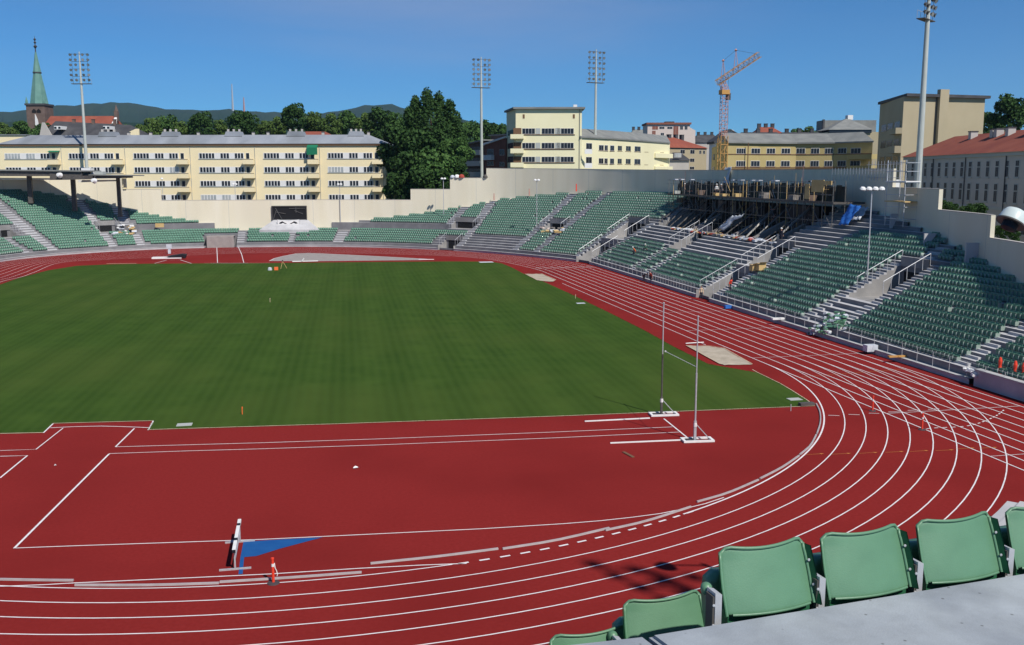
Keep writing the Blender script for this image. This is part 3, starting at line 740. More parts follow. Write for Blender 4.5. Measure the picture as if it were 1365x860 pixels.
for iu,u0 in enumerate(S0):
    for ir,(va,vb) in enumerate(VR):
        if ir==3 and iu<2: continue
        z1=F.z(250,va); z0=F.z(250,vb)
        o=MB(); xa=F.x(u0-0.8); xb=F.x(u0+59.6); o.box(xa,xb,-0.04,0.02,z0-0.02,z1+0.02); 
        band=o.build('window_band','frame_white',T); 
        o=MB(); o.box(xa-.1,F.x(u0+68),-0.12,0.0,z0-0.16,z0-0.04); o.build('sill','panel_gray',band)
        for a,b,k in seg:
            gl='glass_pale' if (iu==0 and ir==0 and a<30) or rr.random()<0.17 else 'glass'
            x0=F.x(u0+a); x1=F.x(u0+b); o=MB(); w=(x1-x0)/k
            o.box(x0,x1,-0.09,-0.05,z0+0.03,z1-0.03); wi=o.build('window','frame_white',T)
            for half in (0,):
                g=MB()
                for i in range(k):
                    g.box(x0+i*w+0.13*w,x0+(i+1)*w-0.13*w,-0.12,-0.085,z0+.10,z1-.10)
                g.build('pane',gl,wi)
        # balcony door and balcony
        x0=F.x(u0+62); x1=F.x(u0+66.8)
        window(T,x0,x1,z0-0.5,z1,1,'frame_white','glass',name='balcony_door')
        bx0=F.x(u0+59); bx1=F.x(u0+73.5)
        o=MB(); zb=z0-1.35
        o.box(bx0,bx1,-1.4,0,zb,zb+0.12); o.box(bx0,bx1,-1.4,-1.3,zb+0.12,zb+1.12); o.box(bx0,bx0+.1,-1.3,0,zb+0.12,zb+1.12); o.box(bx1-.1,bx1,-1.3,0,zb+0.12,zb+1.12)
        bl=o.build('balcony','yellow_wall',T)
        o=MB(); o.box(bx0-.04,bx1+.04,-1.44,-1.26,zb+1.12,zb+1.2); o.build('rail','brown_trim',bl)
        if (iu,ir)==(4,0):
            o=MB(); xz=F.x(411.5),F.x(425.5); zz=F.z(418,197),F.z(418,206.5)
            o.ext([(0,0)]*0 or [(xz[0],zz[0]),(xz[1],zz[0]),(xz[1],zz[1]),(xz[0],zz[1])],-1.5,-1.42); o.quad((xz[0],0,zz[0]+.9),(xz[1],0,zz[0]+.9),(xz[1],-1.45,zz[0]),(xz[0],-1.45,zz[0])); o.build('awning','awning_green',T)
        if (iu,ir)==(0,0):
            o=MB(); o.quad((bx0,0,z1+.6),(bx1,0,z1+.6),(bx1,-1.2,z1+.25),(bx0,-1.2,z1+.25)); o.build('awning','awning_green',T)
for u in (84,168.5,255,341,427,511): 
    o=MB(); o.tube((F.x(u),-0.1,0),(F.x(u),-0.1,ze-.3),0.06,k=5); o.build('downpipe','panel_gray',T)
# end balconies on the right gable
for va,vb in ((211.5,217.5),(229.5,235.5),(247.8,253.8)):
    z1=F.z(512,va); z0=F.z(512,vb); o=MB(); o.box(F.L,F.L+0.9,0.5,4,z0,z1); o.build('balcony','yellow_wall',T)
# cream building behind its left end
F=Fac(-40,262,38,262); T=F.thing('cream_building','plain cream gable building rising behind the left end of the yellow block','building')
o=MB(); o.box(0,F.L,0,12,0,F.z(10,180.5)); o.build('wall','yellow_wall',T); o=MB(); o.box(-.3,F.L+.3,-.3,12.3,F.z(10,180.5),F.z(10,179.3)); o.build('roof_slab','roof_metal',T)
# --- church ---
D=430; F=Fac(41.5,D,66,D); T=F.thing('church','brick church tower with tall green copper spire on the left skyline','church')
zt=F.z(53,140.5); W=F.L; o=MB(); o.box(0,W,0,W,0,zt); o.build('tower','brick_dark',T)
o=MB(); o.box(-.4,W+.4,-.4,W+.4,zt,zt+.8); o.build('cornice','roof_dark',T)
c=(W/2,W/2); q=F.q
def sp(r0,z0,r1,z1,k=8,m='copper',nm='spire',par=None):
    o=MB(); o.lathe([(r0,z0),(r1,z1)],(c[0],c[1],0),k); return o.build(nm,m,par or T)
zb=F.z(53,96.5); z68=F.z(53,68)
s=sp(W*0.5*0.98,zt+.8,W*0.205,zb); sp(W*0.235,zb,W*0.235,zb+.5,8,'roof_dark','belt',s); sp(W*0.215,zb+.5,0.35,z68,8,'copper','spire_tip',s)
o=MB(); o.tube((c[0],c[1],z68),(c[0],c[1],F.z(53,46)),0.28,0.06,5)
for v,r in ((60.5,1.1),(55,0.8),(51,0.8)): o.lathe([(0,-r),(r*.8,0),(0,r)],(c[0],c[1],F.z(53,v)),6)
o.build('finial','roof_dark',s)
for (cx,cy) in ((0.3,0.3),(W-.3,0.3)):
    o=MB(); o.lathe([(0.6,zt+.5),(0.6,zt+1.6),(0,zt+4)],(cx,cy,0),6); o.build('pinnacle','copper',T)
for i in range(2):
    for j in range(2):
        x=W*(0.40+0.28*i)-0.5; o=MB(); z=F.z(53,151 if j==0 else 147.3); 
    xx=W*(0.42+0.25*i); z0=F.z(53,150.5); z1=F.z(53,145)
    o=MB(); o.ext([(xx-.9,z0),(xx+.9,z0),(xx+.9,z1-.8),(xx,z1),(xx-.9,z1-.8)],-0.08,0.0); o.build('belfry_opening','darkness',T)
o=MB(); x0=F.x(52.5); o.ext([(x0,F.z(52,168)),(x0+1.5,F.z(52,168)),(x0+1.2,F.z(52,160)),(x0+.2,F.z(52,152))],-.4,-.05); o.build('white_gable','frame_white',T)
F2=Fac(63,D-6,153,D-6); N_=F2.thing('church_nave','long church nave with red tiled roof right of the green spire','church nave')
ze=F2.z(100,168); zr=F2.z(100,153.5); o=MB(); o.box(0,F2.L,0,14,0,ze); o.build('wall','brick_dark',N_)
o=MB(); o.quad((0,-.4,ze),(F2.L,-.4,ze),(F2.L-1,7,zr),(0,7,zr)); o.quad((0,14.4,ze),(F2.L,14.4,ze),(F2.L-1,7,zr),(0,7,zr)); o.poly([(F2.L,-.4,ze),(F2.L,14.4,ze),(F2.L-1,7,zr)]); o.poly([(0,-.4,ze),(0,14.4,ze),(0,7,zr)]); o.build('roof','roof_red',N_)
o=MB(); x=F2.x(149.5); o.box(x,x+1.4,6,8,zr-2,F2.z(150,147)); o.lathe([(0.9,0),(0,3)],(x+.7,7,F2.z(150,147)),6); o.build('ridge_turret','brick_dark',N_)
o=MB(); o.quad((x+1.0,-.5,ze+.3),(x+3.6,-.5,ze+.3),(x+2.4,3,zr-.8),(x+1.4,3,zr-.8)); o.build('white_gable','frame_white',N_)
# --- dark roofed house in front of the church ---
F=Fac(56,300,190,300); T=F.thing('dark_roofed_house','house with steep black roof, grey gable and two white dormers below the church','house')
ze=F.z(120,181); zr=F.z(120,160); o=MB(); o.box(0,F.L,0,12,0,ze); o.build('wall','gray_wall',T)
o=MB(); x0,x1,x2,x3=F.x(57),F.x(67),F.x(160),F.x(190); o.quad((x1-3,-.3,ze-1),(x3,-.3,ze-1),(x3-5,6,zr-1.2),(x1,6,zr)); o.quad((x1-3,12.3,ze),(x3,12.3,ze),(x3-5,6,zr-1.2),(x1,6,zr)); o.poly([(x3,-.3,ze-1),(x3,12.3,ze),(x3-5,6,zr-1.2)]); rf=o.build('roof','roof_dark',T)
o=MB(); o.ext([(x0,ze-1),(F.x(77),ze-1),(F.x(65.5),F.z(65,163.5)),(F.x(62.5),F.z(65,163.5))],-.7,-.3); o.build('grey_gable','gray_wall',T)
for ua,ub in ((77,86),(142,150)):
    o=MB(); o.box(F.x(ua),F.x(ub),-.2,4,F.z(80,172.5),F.z(80,168)); d=o.build('dormer','white_paint',T); xm=(F.x(ua)+F.x(ub))/2
    for xx in (xm-.6,xm+.6): o=MB(); o.box(xx-.35,xx+.35,-.24,-.18,F.z(80,171.8),F.z(80,169)); o.build('pane','glass',d)
o=MB(); o.ext([(F.x(176),F.z(180,181)),(F.x(190),F.z(180,181)),(F.x(190),F.z(180,172)),(F.x(186),F.z(180,172)),(F.x(176),F.z(180,176.5))],-.9,-.35); o.build('ochre_gable','yellow_wall',T)
for u in (92,118,147): chimney(rf,F.x(u),6,zr-1,1.4,0.8,'brick_dark')
# red-brown roof behind the yellow block
F=Fac(397,300,440,300); T=F.thing('red_roofed_house','low red roof just showing over the ridge of the yellow block','house')
o=MB(); o.box(0,F.L,0,9,0,F.z(420,181)); o.build('wall','brick',T); hip(T,0,F.L,0,9,F.z(420,181),F.z(420,174.5),2,'roof_red')
# --- brick apartment house right of the poplar ---
F=Fac(622,262,676,248); T=F.thing('brick_apartment_house','dark brick apartment house with white balconies beside the yellow tower block','apartment house')
xg=F.x(648); zL=F.z(624,192.5); zR=F.z(675,182); o=MB(); o.box(0,xg,0,12,0,F.z(640,190)); 
o.build('wall','brick_dark',T); o=MB(); o.ext([(xg,0),(F.L,0),(F.L,F.z(675,184.5)),(xg,F.z(650,193))],-.5,12); o.build('gable_wall','brick',T)
o=MB(); o.ext([(-.6,F.z(622,194)),(xg,F.z(646,187.5)),(xg,F.z(646,186)),(-.6,F.z(622,192))],-1,12.5); o.build('roof','roof_gray',T)
o=MB(); o.ext([(xg-.6,F.z(646,194.5)),(F.L+.3,F.z(675,184)),(F.L+.3,F.z(675,182)),(xg-.6,F.z(646,192))],-1,12.5); o.build('roof','frame_white',T)
for k,v in enumerate((207,221.5,236)):
    o=MB(); z=F.z(635,v); o.box(F.x(624),xg-1,-1.2,0,z,z+1.3); b=o.build('balcony','panel_gray',T)
    window(T,F.x(625),xg-1.4,z+1.3,z+2.2,5,'brick_dark','glass')
for (ua,ub,va,vb) in ((650.5,661,207,213.5),):
    o=MB(); o.box(F.x(ua),F.x(ub),-1.6,-.5,F.z(655,vb),F.z(655,va)); o.build('balcony','white_paint',T)
for (ua,ub,va,vb) in ((651.5,660,199,206.5),(668,674.5,200,207.5),(651.5,660,215.5,221),(668,674.5,216.5,222)):
    window(T,F.x(ua),F.x(ub),F.z(655,vb),F.z(655,va),2,'frame_white','glass',y=-.5)
o=MB(); x0,x1=F.x(630),F.x(668); o.box(x0,x1,6,12,F.z(650,187),F.z(650,179.5)); o.build('penthouse','brick_dark',T); o=MB(); o.box(x0-.5,x1+.5,5.5,12.5,F.z(650,179.6),F.z(650,178)); o.build('penthouse_roof','roof_gray',T)
# --- yellow tower block ---
F=Fac(687.5,236,775,236); T=F.thing('tower_block','tall pale yellow block with flat roof and broad corner balconies behind the wall','apartment block')
ze=F.z(730,145.5); o=MB(); o.box(0,F.L,0,15,0,ze); 
# left flank leans back: add wedge volume to the left
xl=F.x(675); o.poly([(0,0,0),(xl,13,0),(xl,13,ze),(0,0,ze)]); o.poly([(xl,13,0),(0,15,0),(0,15,ze),(xl,13,ze)]); o.build('wall','pale_yellow',T)
o=MB(); P=[(-.6,-.7),(F.L+.7,-.7),(F.L+.7,15.7),(0,15.7),(xl-.6,13.2)]
o.poly([(x,y,ze) for x,y in P]); o.poly([(x,y,ze+.45) for x,y in P]); 
for i in range(5): a,b=P[i],P[(i+1)%5]; o.quad((*a,ze),(*b,ze),(*b,ze+.45),(*a,ze+.45))
o.build('roof_slab','roof_gray',T)
o=MB(); o.box(F.x(765),F.x(770),4,5,ze+.4,ze+1.3); o.build('roof_vent','frame_white',T)
for va,vb in ((171,178.8),(190.3,198),(208.8,216.2)):
    for ua,ub in ((696,713.2),(721.8,739),(747.3,764.5)):
        z1,z0=F.z(730,va),F.z(730,vb); window(T,F.x(ua),F.x(ub),z0,z1,4,'frame_white','glass')
        o=MB(); o.box(F.x(ub)+.1,F.x(ub+7 if ub<760 else ub),-.05,0.01,z0,z1) if ub<760 else o.box(F.x(ua)-1,F.x(ua)-.05,-.05,.01,z0,z1); o.build('shutter_panel','panel_gray',T)
    o=MB(); z0=F.z(730,vb); o.box(F.x(694),F.x(766),-.14,0,z0-.25,z0-.08); o.build('sill','brown_trim',T)
for va,vb in ((179.3,185.6),(198.3,204.8),(217,223.5)):
    z1,z0=F.z(690,va),F.z(690,vb); o=MB(); o.box(F.x(680.5),F.x(698),-1.3,-1.18,z0,z1); o.box(F.x(680.5),F.x(681.1),-1.18,3,z0,z1); o.box(F.x(680.5),F.x(698),-1.3,0,z0,z0+.12); o.box(F.x(697.4),F.x(698),-1.18,0,z0,z1); o.build('balcony','pale_yellow',T)
    o=MB(); o.box(F.x(684.5),F.x(695),-.06,0.0,z1,z1+1.5); o.build('balcony_recess','brown_trim',T)
for u in (696.8,763): o=MB(); o.box(F.x(u),F.x(u+2.6),-.06,0,F.z(700,158),F.z(700,152.5)); o.build('vent_window','brown_trim',T)
for va,vb in ((172,179),(189.5,197),(208,216)):     # dark loggias on the flank
    z1,z0=F.z(680,va),F.z(680,vb); o=MB(); f0=.25; f1=.85
    p=lambda f,z:(xl*f-.06,13*f-.06,z); o.quad(p(f0,z0),p(f1,z0),p(f1,z1),p(f0,z1)); o.build('loggia','glass',T)
o=MB(); o.tube((F.x(772),-.12,0),(F.x(772),-.12,ze),.07,k=5); o.build('downpipe','roof_gray',T)
# --- curved wing ---
def wing(name,label,nodes,eave,ridge,depth,wallm,roofm,wins,bands,roofname='roof',thingpos=None,split=True):
    # nodes: list of (u,d); eave/ridge functions of u->v ; several flat segments forming a gentle curve
    F0=Fac(*nodes[0],*nodes[1]); T=F0.thing(name,label,'apartment block')
    return F0,T
nodes=[(773,236),(812,246),(850,261),(892,282)]
T=thing('curved_wing','two-storey pale yellow wing curving away right of the tower block','apartment block',(*atd(773,235,236)[:2],0),0)
og=np.array([*atd(773,235,236)[:2],0])
def wpt(u,v,d): return atd(u,v,d)-og
def dep(u,nodes): return float(np.interp(u,[n[0] for n in nodes],[n[1] for n in nodes]))
def evz(u,nodes,ev): 
    d=dep(u,nodes); v=float(np.interp(u,[e[0] for e in ev],[e[1] for e in ev])); return atd(u,v,d)[2]
def curved(T,og,nodes,ev,rd,deepn,wallm,roofm,wins,pan=4,frame='frame_white',gl='glass',sillm='brown_trim',cross=None):
    zE=np.mean([evz(n[0],nodes,ev) for n in nodes]); zR=np.mean([atd(u,v,dep(u,nodes)+deepn/2)[2] for u,v in rd])
    P=[atd(u,235,d)[:2]-og[:2] for u,d in nodes]
    Q=[p+FH[:2]*deepn for p in P]; Rg=[(p+q_)/2 for p,q_ in zip(P,Q)]
    o=MB()
    for i in range(len(P)-1):
        o.quad((*P[i],0),(*P[i+1],0),(*P[i+1],zE),(*P[i],zE)); o.quad((*Q[i],0),(*Q[i+1],0),(*Q[i+1],zE),(*Q[i],zE))
    o.quad((*P[0],0),(*Q[0],0),(*Q[0],zE),(*P[0],zE)); o.quad((*P[-1],0),(*Q[-1],0),(*Q[-1],zE),(*P[-1],zE)); o.build('wall',wallm,T)
    o=MB(); ov=-FH[:2]*.6
    for i in range(len(P)-1):
        o.quad((*(P[i]+ov),zE),(*(P[i+1]+ov),zE),(*Rg[i+1],zR),(*Rg[i],zR)); o.quad((*Q[i],zE),(*Q[i+1],zE),(*Rg[i+1],zR),(*Rg[i],zR)); o.quad((*(P[i]+ov),zE),(*(P[i+1]+ov),zE),(*(P[i+1]+ov),zE-.35),(*(P[i]+ov),zE-.35)); o.quad((*(P[i]+ov),zE-.35),(*(P[i+1]+ov),zE-.35),(*P[i+1],zE-.35),(*P[i],zE-.35))
    o.poly([(*P[0],zE),(*Q[0],zE),(*Rg[0],zR)]); o.poly([(*P[-1],zE),(*Q[-1],zE),(*Rg[-1],zR)]); rf=o.build('roof',roofm,T)
    for (ua,ub,va,vb,k) in wins:
        Fw=Fac(ua,dep(ua,nodes),ub,dep(ub,nodes)); 
        z1=atd(ua,va,dep(ua,nodes))[2]; z0=atd(ua,vb,dep(ua,nodes))[2]
        rot=Matrix.Rotation(Fw.rz,4,'Z'); b=MB(); L=Fw.L
        tmp=bpy.data.objects.new('tmp',None)
        o=MB(); T4=Matrix.Translation(Vector((*(Fw.a-og[:2]),0)))@rot
        o.box(0,L,-.06,.06,z0,z1,T4); w=o.build('window',frame,T)
        g=MB(); wd=(L-.08*(k+1))/k
        for i in range(k): g.box(.08+i*(wd+.08),.08+i*(wd+.08)+wd,-.09,-.055,z0+.08,z1-.08,T4)
        g.build('pane',gl,w)
        g=MB(); g.box(-.15,L+.15,-.12,-.02,z0-.14,z0-.02,T4); g.build('sill',sillm,w)
        bpy.data.objects.remove(tmp)
    return zE,zR,rf
ev=[(773,181.5),(797,182.5),(892,190)]
wins=[]
for (a,b) in ((797.5,804),(805,809.5),(812.5,818),(822.5,828.5),(832.5,840),(845,853),(858.5,867.5),(874,883.5)):
    f=(a-773)/119
    wins.append((a,b,192.3+4.0*f,199.8+3.6*f,2)); wins.append((a,b,210.2+2.6*f,217.8+2.3*f,2))
wins+=[(780.5,788.5,190.5,199,2),(780.5,788.5,209,218,2)]
zE,zR,rf=curved(T,og,nodes,ev,[(790,172),(850,176),(890,182)],13,'pale_yellow','roof_gray',wins)
for (ua,ub,va,vb,d) in ((779.5,790,199,205,236),(779.5,790,217.5,224,236)):
    o=MB(); a=atd(ua,va,d-1.2)-og; b=atd(ub,vb,d-1.2)-og; o.box(a[0],b[0],a[1],a[1]+.1,b[2],a[2]); o.build('balcony','frame_white',T)
for (va,vb) in ((204.3,211),(221.8,226)):
    a=atd(873,va,dep(873,nodes)-1.3)-og; b=atd(896,vb,dep(892,nodes)-1.3)-og; o=MB()
    F9=Fac(873,dep(873,nodes)-1.3,896,dep(896,nodes)-1.3); T4=Matrix.Translation(Vector((*(F9.a-og[:2]),0)))@Matrix.Rotation(F9.rz,4,'Z'); o.box(0,F9.L,-.1,1.3,b[2],a[2],T4); o.build('balcony','pale_yellow',T)
# --- pink-white block with red trim ---
F=Fac(862,400,918,400); T=F.thing('white_red_trimmed_block','white apartment block with dark red roof edge standing behind the yellow wing','apartment block')
ze=F.z(890,166); zb=F.z(890,200); o=MB(); o.box(0,F.L,0,14,0,ze); x2=F.x(934)
o.poly([(F.L,0,0),(x2,14,0),(x2,14,F.z(925,172)),(F.L,0,F.z(918,170))]); o.build('wall','pink_wall',T)
o=MB(); o.box(-.5,F.L+.5,-.6,14.4,ze,F.z(890,163.5)); o.build('roof_edge','brick',T)
o=MB(); o.box(F.x(887),F.x(899),3,7,ze,F.z(890,161.5)); o.build('roof_plant','roof_dark',T)
for (a,b,va,vb,m) in ((868,876,168,173,'brick'),(877.5,884.5,169,172,'glass'),(888,895,169,172,'glass'),(896,903,168,181,'brick'),(879.5,884,177,181,'glass'),(868,873,174,182,'brick'),(905,909,168,173,'glass'),(911,915,168,173,'glass')):
    window(T,F.x(a),F.x(b),F.z(880,vb),F.z(880,va),2,'frame_white',m)
# --- red roofed house ---
F=Fac(889,335,941,345); T=F.thing('red_hipped_house','cream house with broad red hipped roof between yellow wing and crane','house')
ze=F.z(900,197); o=MB(); o.box(0,F.L,0,14,0,ze); o.build('wall','beige_wall',T); hip(T,F.x(880),F.L,0,14,ze,F.z(900,182),4,'roof_red',ins2=9)
for a,b,va,vb in ((906,912,199.5,205),(919,925,199.5,205),(919,925,211,216),(919,925,222,226),(931,934,200,205),(936,939,200,205)): window(T,F.x(a),F.x(b),F.z(910,vb),F.z(910,va),2,'frame_white','glass')
for u in (909,918,926): chimney(T,F.x(u),7,F.z(910,184),1.3,1.2,'roof_dark')
F=Fac(890,300,918,300); T=F.thing('grey_gabled_house','small house with dark mansard roof and pale windows in front of the red roof','house')
o=MB(); o.box(0,F.L,0,8,0,F.z(900,214)); o.build('wall','gray_wall',T); hip(T,0,F.L,0,8,F.z(900,214),F.z(900,203),2,'roof_dark')
window(T,F.x(898),F.x(907),F.z(900,210),F.z(900,204.5),3,'frame_white','glass_pale',y=-.6)
# --- olive curved block on the right ---
nodes=[(968,236),(1010,240),(1060,243),(1110,240),(1161,232)]
og=np.array([*atd(968,235,236)[:2],0]); T=thing('olive_apartment_block','two-storey ochre block with grey roof curving behind the scaffolding','apartment block',(og[0],og[1],0),0)
ev=[(968,188.5),(1161,190)]
wins=[]
for (a,b,k) in ((980.5,993,4),(1000,1012,3),(1020.5,1032,3),(1040,1052,3),(1060,1072,3),(1079.5,1091,3),(1098,1109,3),(1115.5,1127,3),(1132.5,1146,3)):
    wins.append((a,b,197.5,205,k)); wins.append((a,b,214.3,222,k))
zE,zR,rf=curved(T,og,nodes,ev,[(990,178),(1060,177),(1150,177.5)],13,'olive_wall','roof_gray',wins)
for vv in (206.2,225.5,223.5):
    for i in range(len(nodes)-1):
        F9=Fac(*nodes[i],*nodes[i+1]); T4=Matrix.Translation(Vector((*(F9.a-og[:2]),0)))@Matrix.Rotation(F9.rz,4,'Z'); z=atd(1060,vv,243)[2]; o=MB(); o.box(0,F9.L,-.1,.02,z-.1,z+.1,T4); o.build('string_course','brown_trim',T)
for (va,vb) in ((206,212.5),(221,228)):
    F9=Fac(1128,236,1161,229); T4=Matrix.Translation(Vector((*(F9.a-og[:2]),0)))@Matrix.Rotation(F9.rz,4,'Z'); o=MB(); o.box(0,F9.L,-.1,1.6,atd(1140,vb,233)[2],atd(1140,va,233)[2],T4); o.build('balcony','olive_wall',T)
o=MB(); P=atd(996,235,237.5)-og; o.tube((P[0],P[1],0),(P[0],P[1],zE-.2),.12,k=5); o.build('downpipe','brown_trim',T)
# receding left flank
P0=atd(968,235,236)[:2]-og[:2]; P1=atd(948,235,262)[:2]-og[:2]; z1=atd(948,197,262)[2]
o=MB(); o.quad((*P0,0),(*P1,0),(*P1,z1),(*P0,zE)); o.build('flank_wall','olive_wall',T)
for f in (.2,.5,.78):
    for (za,zb) in ((zE-4.0,zE-2.5),(zE-7.2,zE-5.7)):
        a=P0+(P1-P0)*f-RH[:2]*.08; b=P0+(P1-P0)*(f+.12)-RH[:2]*.08; o=MB(); o.quad((*a,za),(*b,za),(*b,zb),(*a,zb)); o.build('window','glass',T)
for u in (1007,1050,1079,1103): 
    p=atd(u,180,248)-og; o=MB(); o.box(p[0]-1.6,p[0]+1.6,p[1]-.6,p[1]+.6,zR-1.8,zR-1.4); o.build('roof_light','roof_dark',rf)
F=Fac(1128,236,1141,234.5)
# gabled white house behind its left end
F=Fac(953,300,988,300); T=F.thing('white_gabled_house','white gable and slate roof poking up right of the crane mast','house')
o=MB(); o.ext([(0,0),(F.L,0),(F.L,F.z(988,184)),(F.x(975),F.z(975,173)),(F.x(970),F.z(970,173)),(0,F.z(953,190))],0,10); o.build('wall','frame_white',T)
o=MB(); o.ext([(-.5,F.z(953,191.5)),(F.x(971),F.z(970,173.6)),(F.x(971),F.z(970,172)),(-.8,F.z(953,188.6))],-.6,10.5); o.ext([(F.x(971),F.z(970,173.6)),(F.L+.6,F.z(988,185)),(F.L+.6,F.z(988,183)),(F.x(971),F.z(970,172))],-.6,10.5); o.build('roof','roof_dark',T)
# skyline roofs with chimneys
for (ua,ub,vr,ve,d,lb,m) in ((985,1045,175.5,184,310,'dark slate roof with a row of black chimneys behind the ochre block','roof_dark'),(1008,1040,168.5,178,330,'small reddish gabled roof on the skyline right of the crane','roof_red'),(1040,1100,175.5,183,320,'long low dark roofline between the tree top and the pavilion','roof_dark'),(926,958,179,190,420,'dark grey roof on the skyline left of the crane mast','roof_dark'),(840,866,172,184,420,'pale flat roof with plant boxes left of the red-trimmed block','roof_gray')):
    F=Fac(ua,d,ub,d); T=F.thing('distant_house',lb,'house'); o=MB(); o.box(0,F.L,0,10,0,F.z(ua,ve)); o.build('wall','gray_wall',T); hip(T,0,F.L,0,10,F.z(ua,ve),F.z(ua,vr),F.L*.25 if m=='roof_red' else 1.5,m)
    for k in range(3): chimney(T,F.L*(.2+.28*k),5,F.z(ua,vr)-.3,1.3,1.1,'roof_dark')
# --- pavilion roofed building ---
F=Fac(1101,370,1176,370); T=F.thing('pavilion_roofed_building','large building with grey pyramidal roof and roof lantern behind the ochre block','building')
ze=F.z(1130,176); o=MB(); o.box(0,F.L,0,25,0,ze); o.build('wall','beige_wall',T)
o=MB(); a=(F.x(1100),-1,ze+.8);b=(F.x(1160),-1,ze+.8); ap=(F.x(1136.5),9,F.z(1136,155.5)); o.poly([a,b,ap]); o.poly([a,(a[0],20,ze+.8),ap]); o.poly([b,(b[0],20,ze+.8),ap]); rf=o.build('roof','roof_gray',T)
o=MB(); o.box(F.x(1107),F.x(1180),12,20,ze,F.z(1120,158)); o.build('rear_roof','roof_gray',T)
o=MB(); o.box(F.x(1136),F.x(1143),8,11,F.z(1136,158),F.z(1136,151.8)); o.build('roof_lantern','frame_white',rf)
o=MB(); o.box(F.x(1102),F.x(1158),-.6,-.3,ze-.4,ze+.8); o.build('clerestory','glass',T)
o=MB(); o.box(F.x(1106),F.x(1108.5),11,12,ze,F.z(1107,157)); o.build('chimney','roof_dark',T)
# --- tall beige block ---
F=Fac(1199,190,1306,196); T=F.thing('beige_corner_block','tall plain beige block with flat roof and chimney stack on the right','apartment block')
ze=F.z(1199,128.5); o=MB(); Fl=Fac(1168,213,1199,190)
A0=(0,0); A1=tuple((Fl.a-F.a)@np.array([[F.d[0],-F.d[1]],[F.d[1],F.d[0]]])); 
B1=(F.L,0); B2=(F.L,16); A2=(A1[0]+3,16)
P=[A0,B1,B2,A2,A1]
for i in range(5): a,b=P[i],P[(i+1)%5]; o.quad((*a,0),(*b,0),(*b,ze),(*a,ze))
o.poly([(*p,ze) for p in P]); o.build('wall','beige_wall',T)
o=MB(); P2=[(A0[0],A0[1]-.8),(B1[0]+.7,-.7),(B2[0]+.7,16.7),(A2[0],16.7),(A1[0]-.9,A1[1]-.4)]
for i in range(5): a,b=P2[i],P2[(i+1)%5]; o.quad((*a,ze),(*b,ze),(*b,ze+.55),(*a,ze+.55))
o.poly([(*p,ze) for p in P2]); o.poly([(*p,ze+.55) for p in P2]); o.build('roof_slab','roof_dark',T)
o=MB(); o.box(F.x(1242.5),F.x(1254),-.9,0,0,F.z(1248,119.5)); o.build('chimney_stack','beige_wall',T)
o=MB(); o.tube((F.x(1241.5),-.15,0),(F.x(1241.5),-.15,ze),.09,k=5); o.build('downpipe','roof_dark',T)
dL=np.array(A0)-np.array(A1); LL=np.linalg.norm(dL); dL=dL/LL; nL=np.array([dL[1],-dL[0]])
T4=Matrix.Translation(Vector((A1[0],A1[1],0)))@Matrix.Rotation(math.atan2(dL[1],dL[0]),4,'Z')
for (va,vb) in ((165.5,176),(187.5,198),(208.5,221)):
    for (ua,ub) in ((1172,1178.5),(1180,1187),(1189,1196.5)):
        x0,x1=Fl.x(ua),Fl.x(ub); z1,z0=Fl.z(1180,va+(1180-ua)*-.02),Fl.z(1180,vb)
        o=MB(); o.box(x0,x1,-.06,.02,z0,z1,T4); w=o.build('window','beige_wall',T); g=MB(); g.box(x0+.12,x1-.12,-.09,-.05,z0+.12,z1-.12,T4); g.build('pane','glass',w)
for (va,vb) in ((173,180.5),(196,205)):
    x0=Fl.x(1189); z1,z0=Fl.z(1190,va),Fl.z(1190,vb); o=MB(); o.box(x0,LL+.1,-1.2,0,z0,z1,T4); o.build('balcony','beige_wall',T)
o=MB(); F9=Fac(1160,196,1206,186); 
# --- long grey institutional building with red roof ---
F=Fac(1206,178,1372,129); T=F.thing('grey_school_building','long grey rendered building with red tiled roof behind the right perimeter wall','building')
x9=F.x(1372)+14; ze=F.z(1290,205.5); o=MB(); o.box(0,x9,0,13,0,ze); o.build('wall','gray_wall',T)
o=MB(); o.box(-.3,x9+.3,-.35,0,ze-.5,ze+.05); o.build('cornice','panel_gray',T)
zr=F.z(1300,184.5)+1.2; o=MB(); o.quad((-.6,-.7,ze),(x9+.6,-.7,ze),(x9-5,6.5,zr),(5,6.5,zr)); o.quad((-.6,13.7,ze),(x9+.6,13.7,ze),(x9-5,6.5,zr),(5,6.5,zr)); o.poly([(-.6,-.7,ze),(-.6,13.7,ze),(5,6.5,zr)]); o.poly([(x9+.6,-.7,ze),(x9+.6,13.7,ze),(x9-5,6.5,zr)]); rf=o.build('roof','roof_red',T)
for u in (1250,1276,1281,1295,1322,1327,1345,1350): chimney(rf,F.x(u),5.2,zr-1.6,1.9,1.1,'gray_wall')
nw=18; x0=F.x(1209.5,215); xs=[x0+(F.x(1357,215)-x0)*k/14 for k in range(0,20)]
def zz_(v_near,u): return F.z(u,v_near)
for r,(zb_,zt_) in enumerate(((ze-3.4,ze-1.2),(ze-6.9,ze-4.4),(ze-11.0,ze-8.8))):
    for x in xs:
        if x>x9-2: continue
        o=MB(); o.box(x-.62,x+.62,-.05,.02,zb_-.08,zt_+.12); w=o.build('window','panel_gray',T)
        g=MB(); 
        for sx in (-1,1): g.box(x+sx*.26-.20,x+sx*.26+.20,-.08,-.045,zb_+.05,zb_+(zt_-zb_)*.62); g.box(x+sx*.26-.20,x+sx*.26+.20,-.08,-.045,zb_+(zt_-zb_)*.68,zt_)
        g.build('pane','glass_dull',w); g=MB(); g.box(x-.75,x+.75,-.15,0,zb_-.2,zb_-.08); g.build('sill','panel_gray',w)
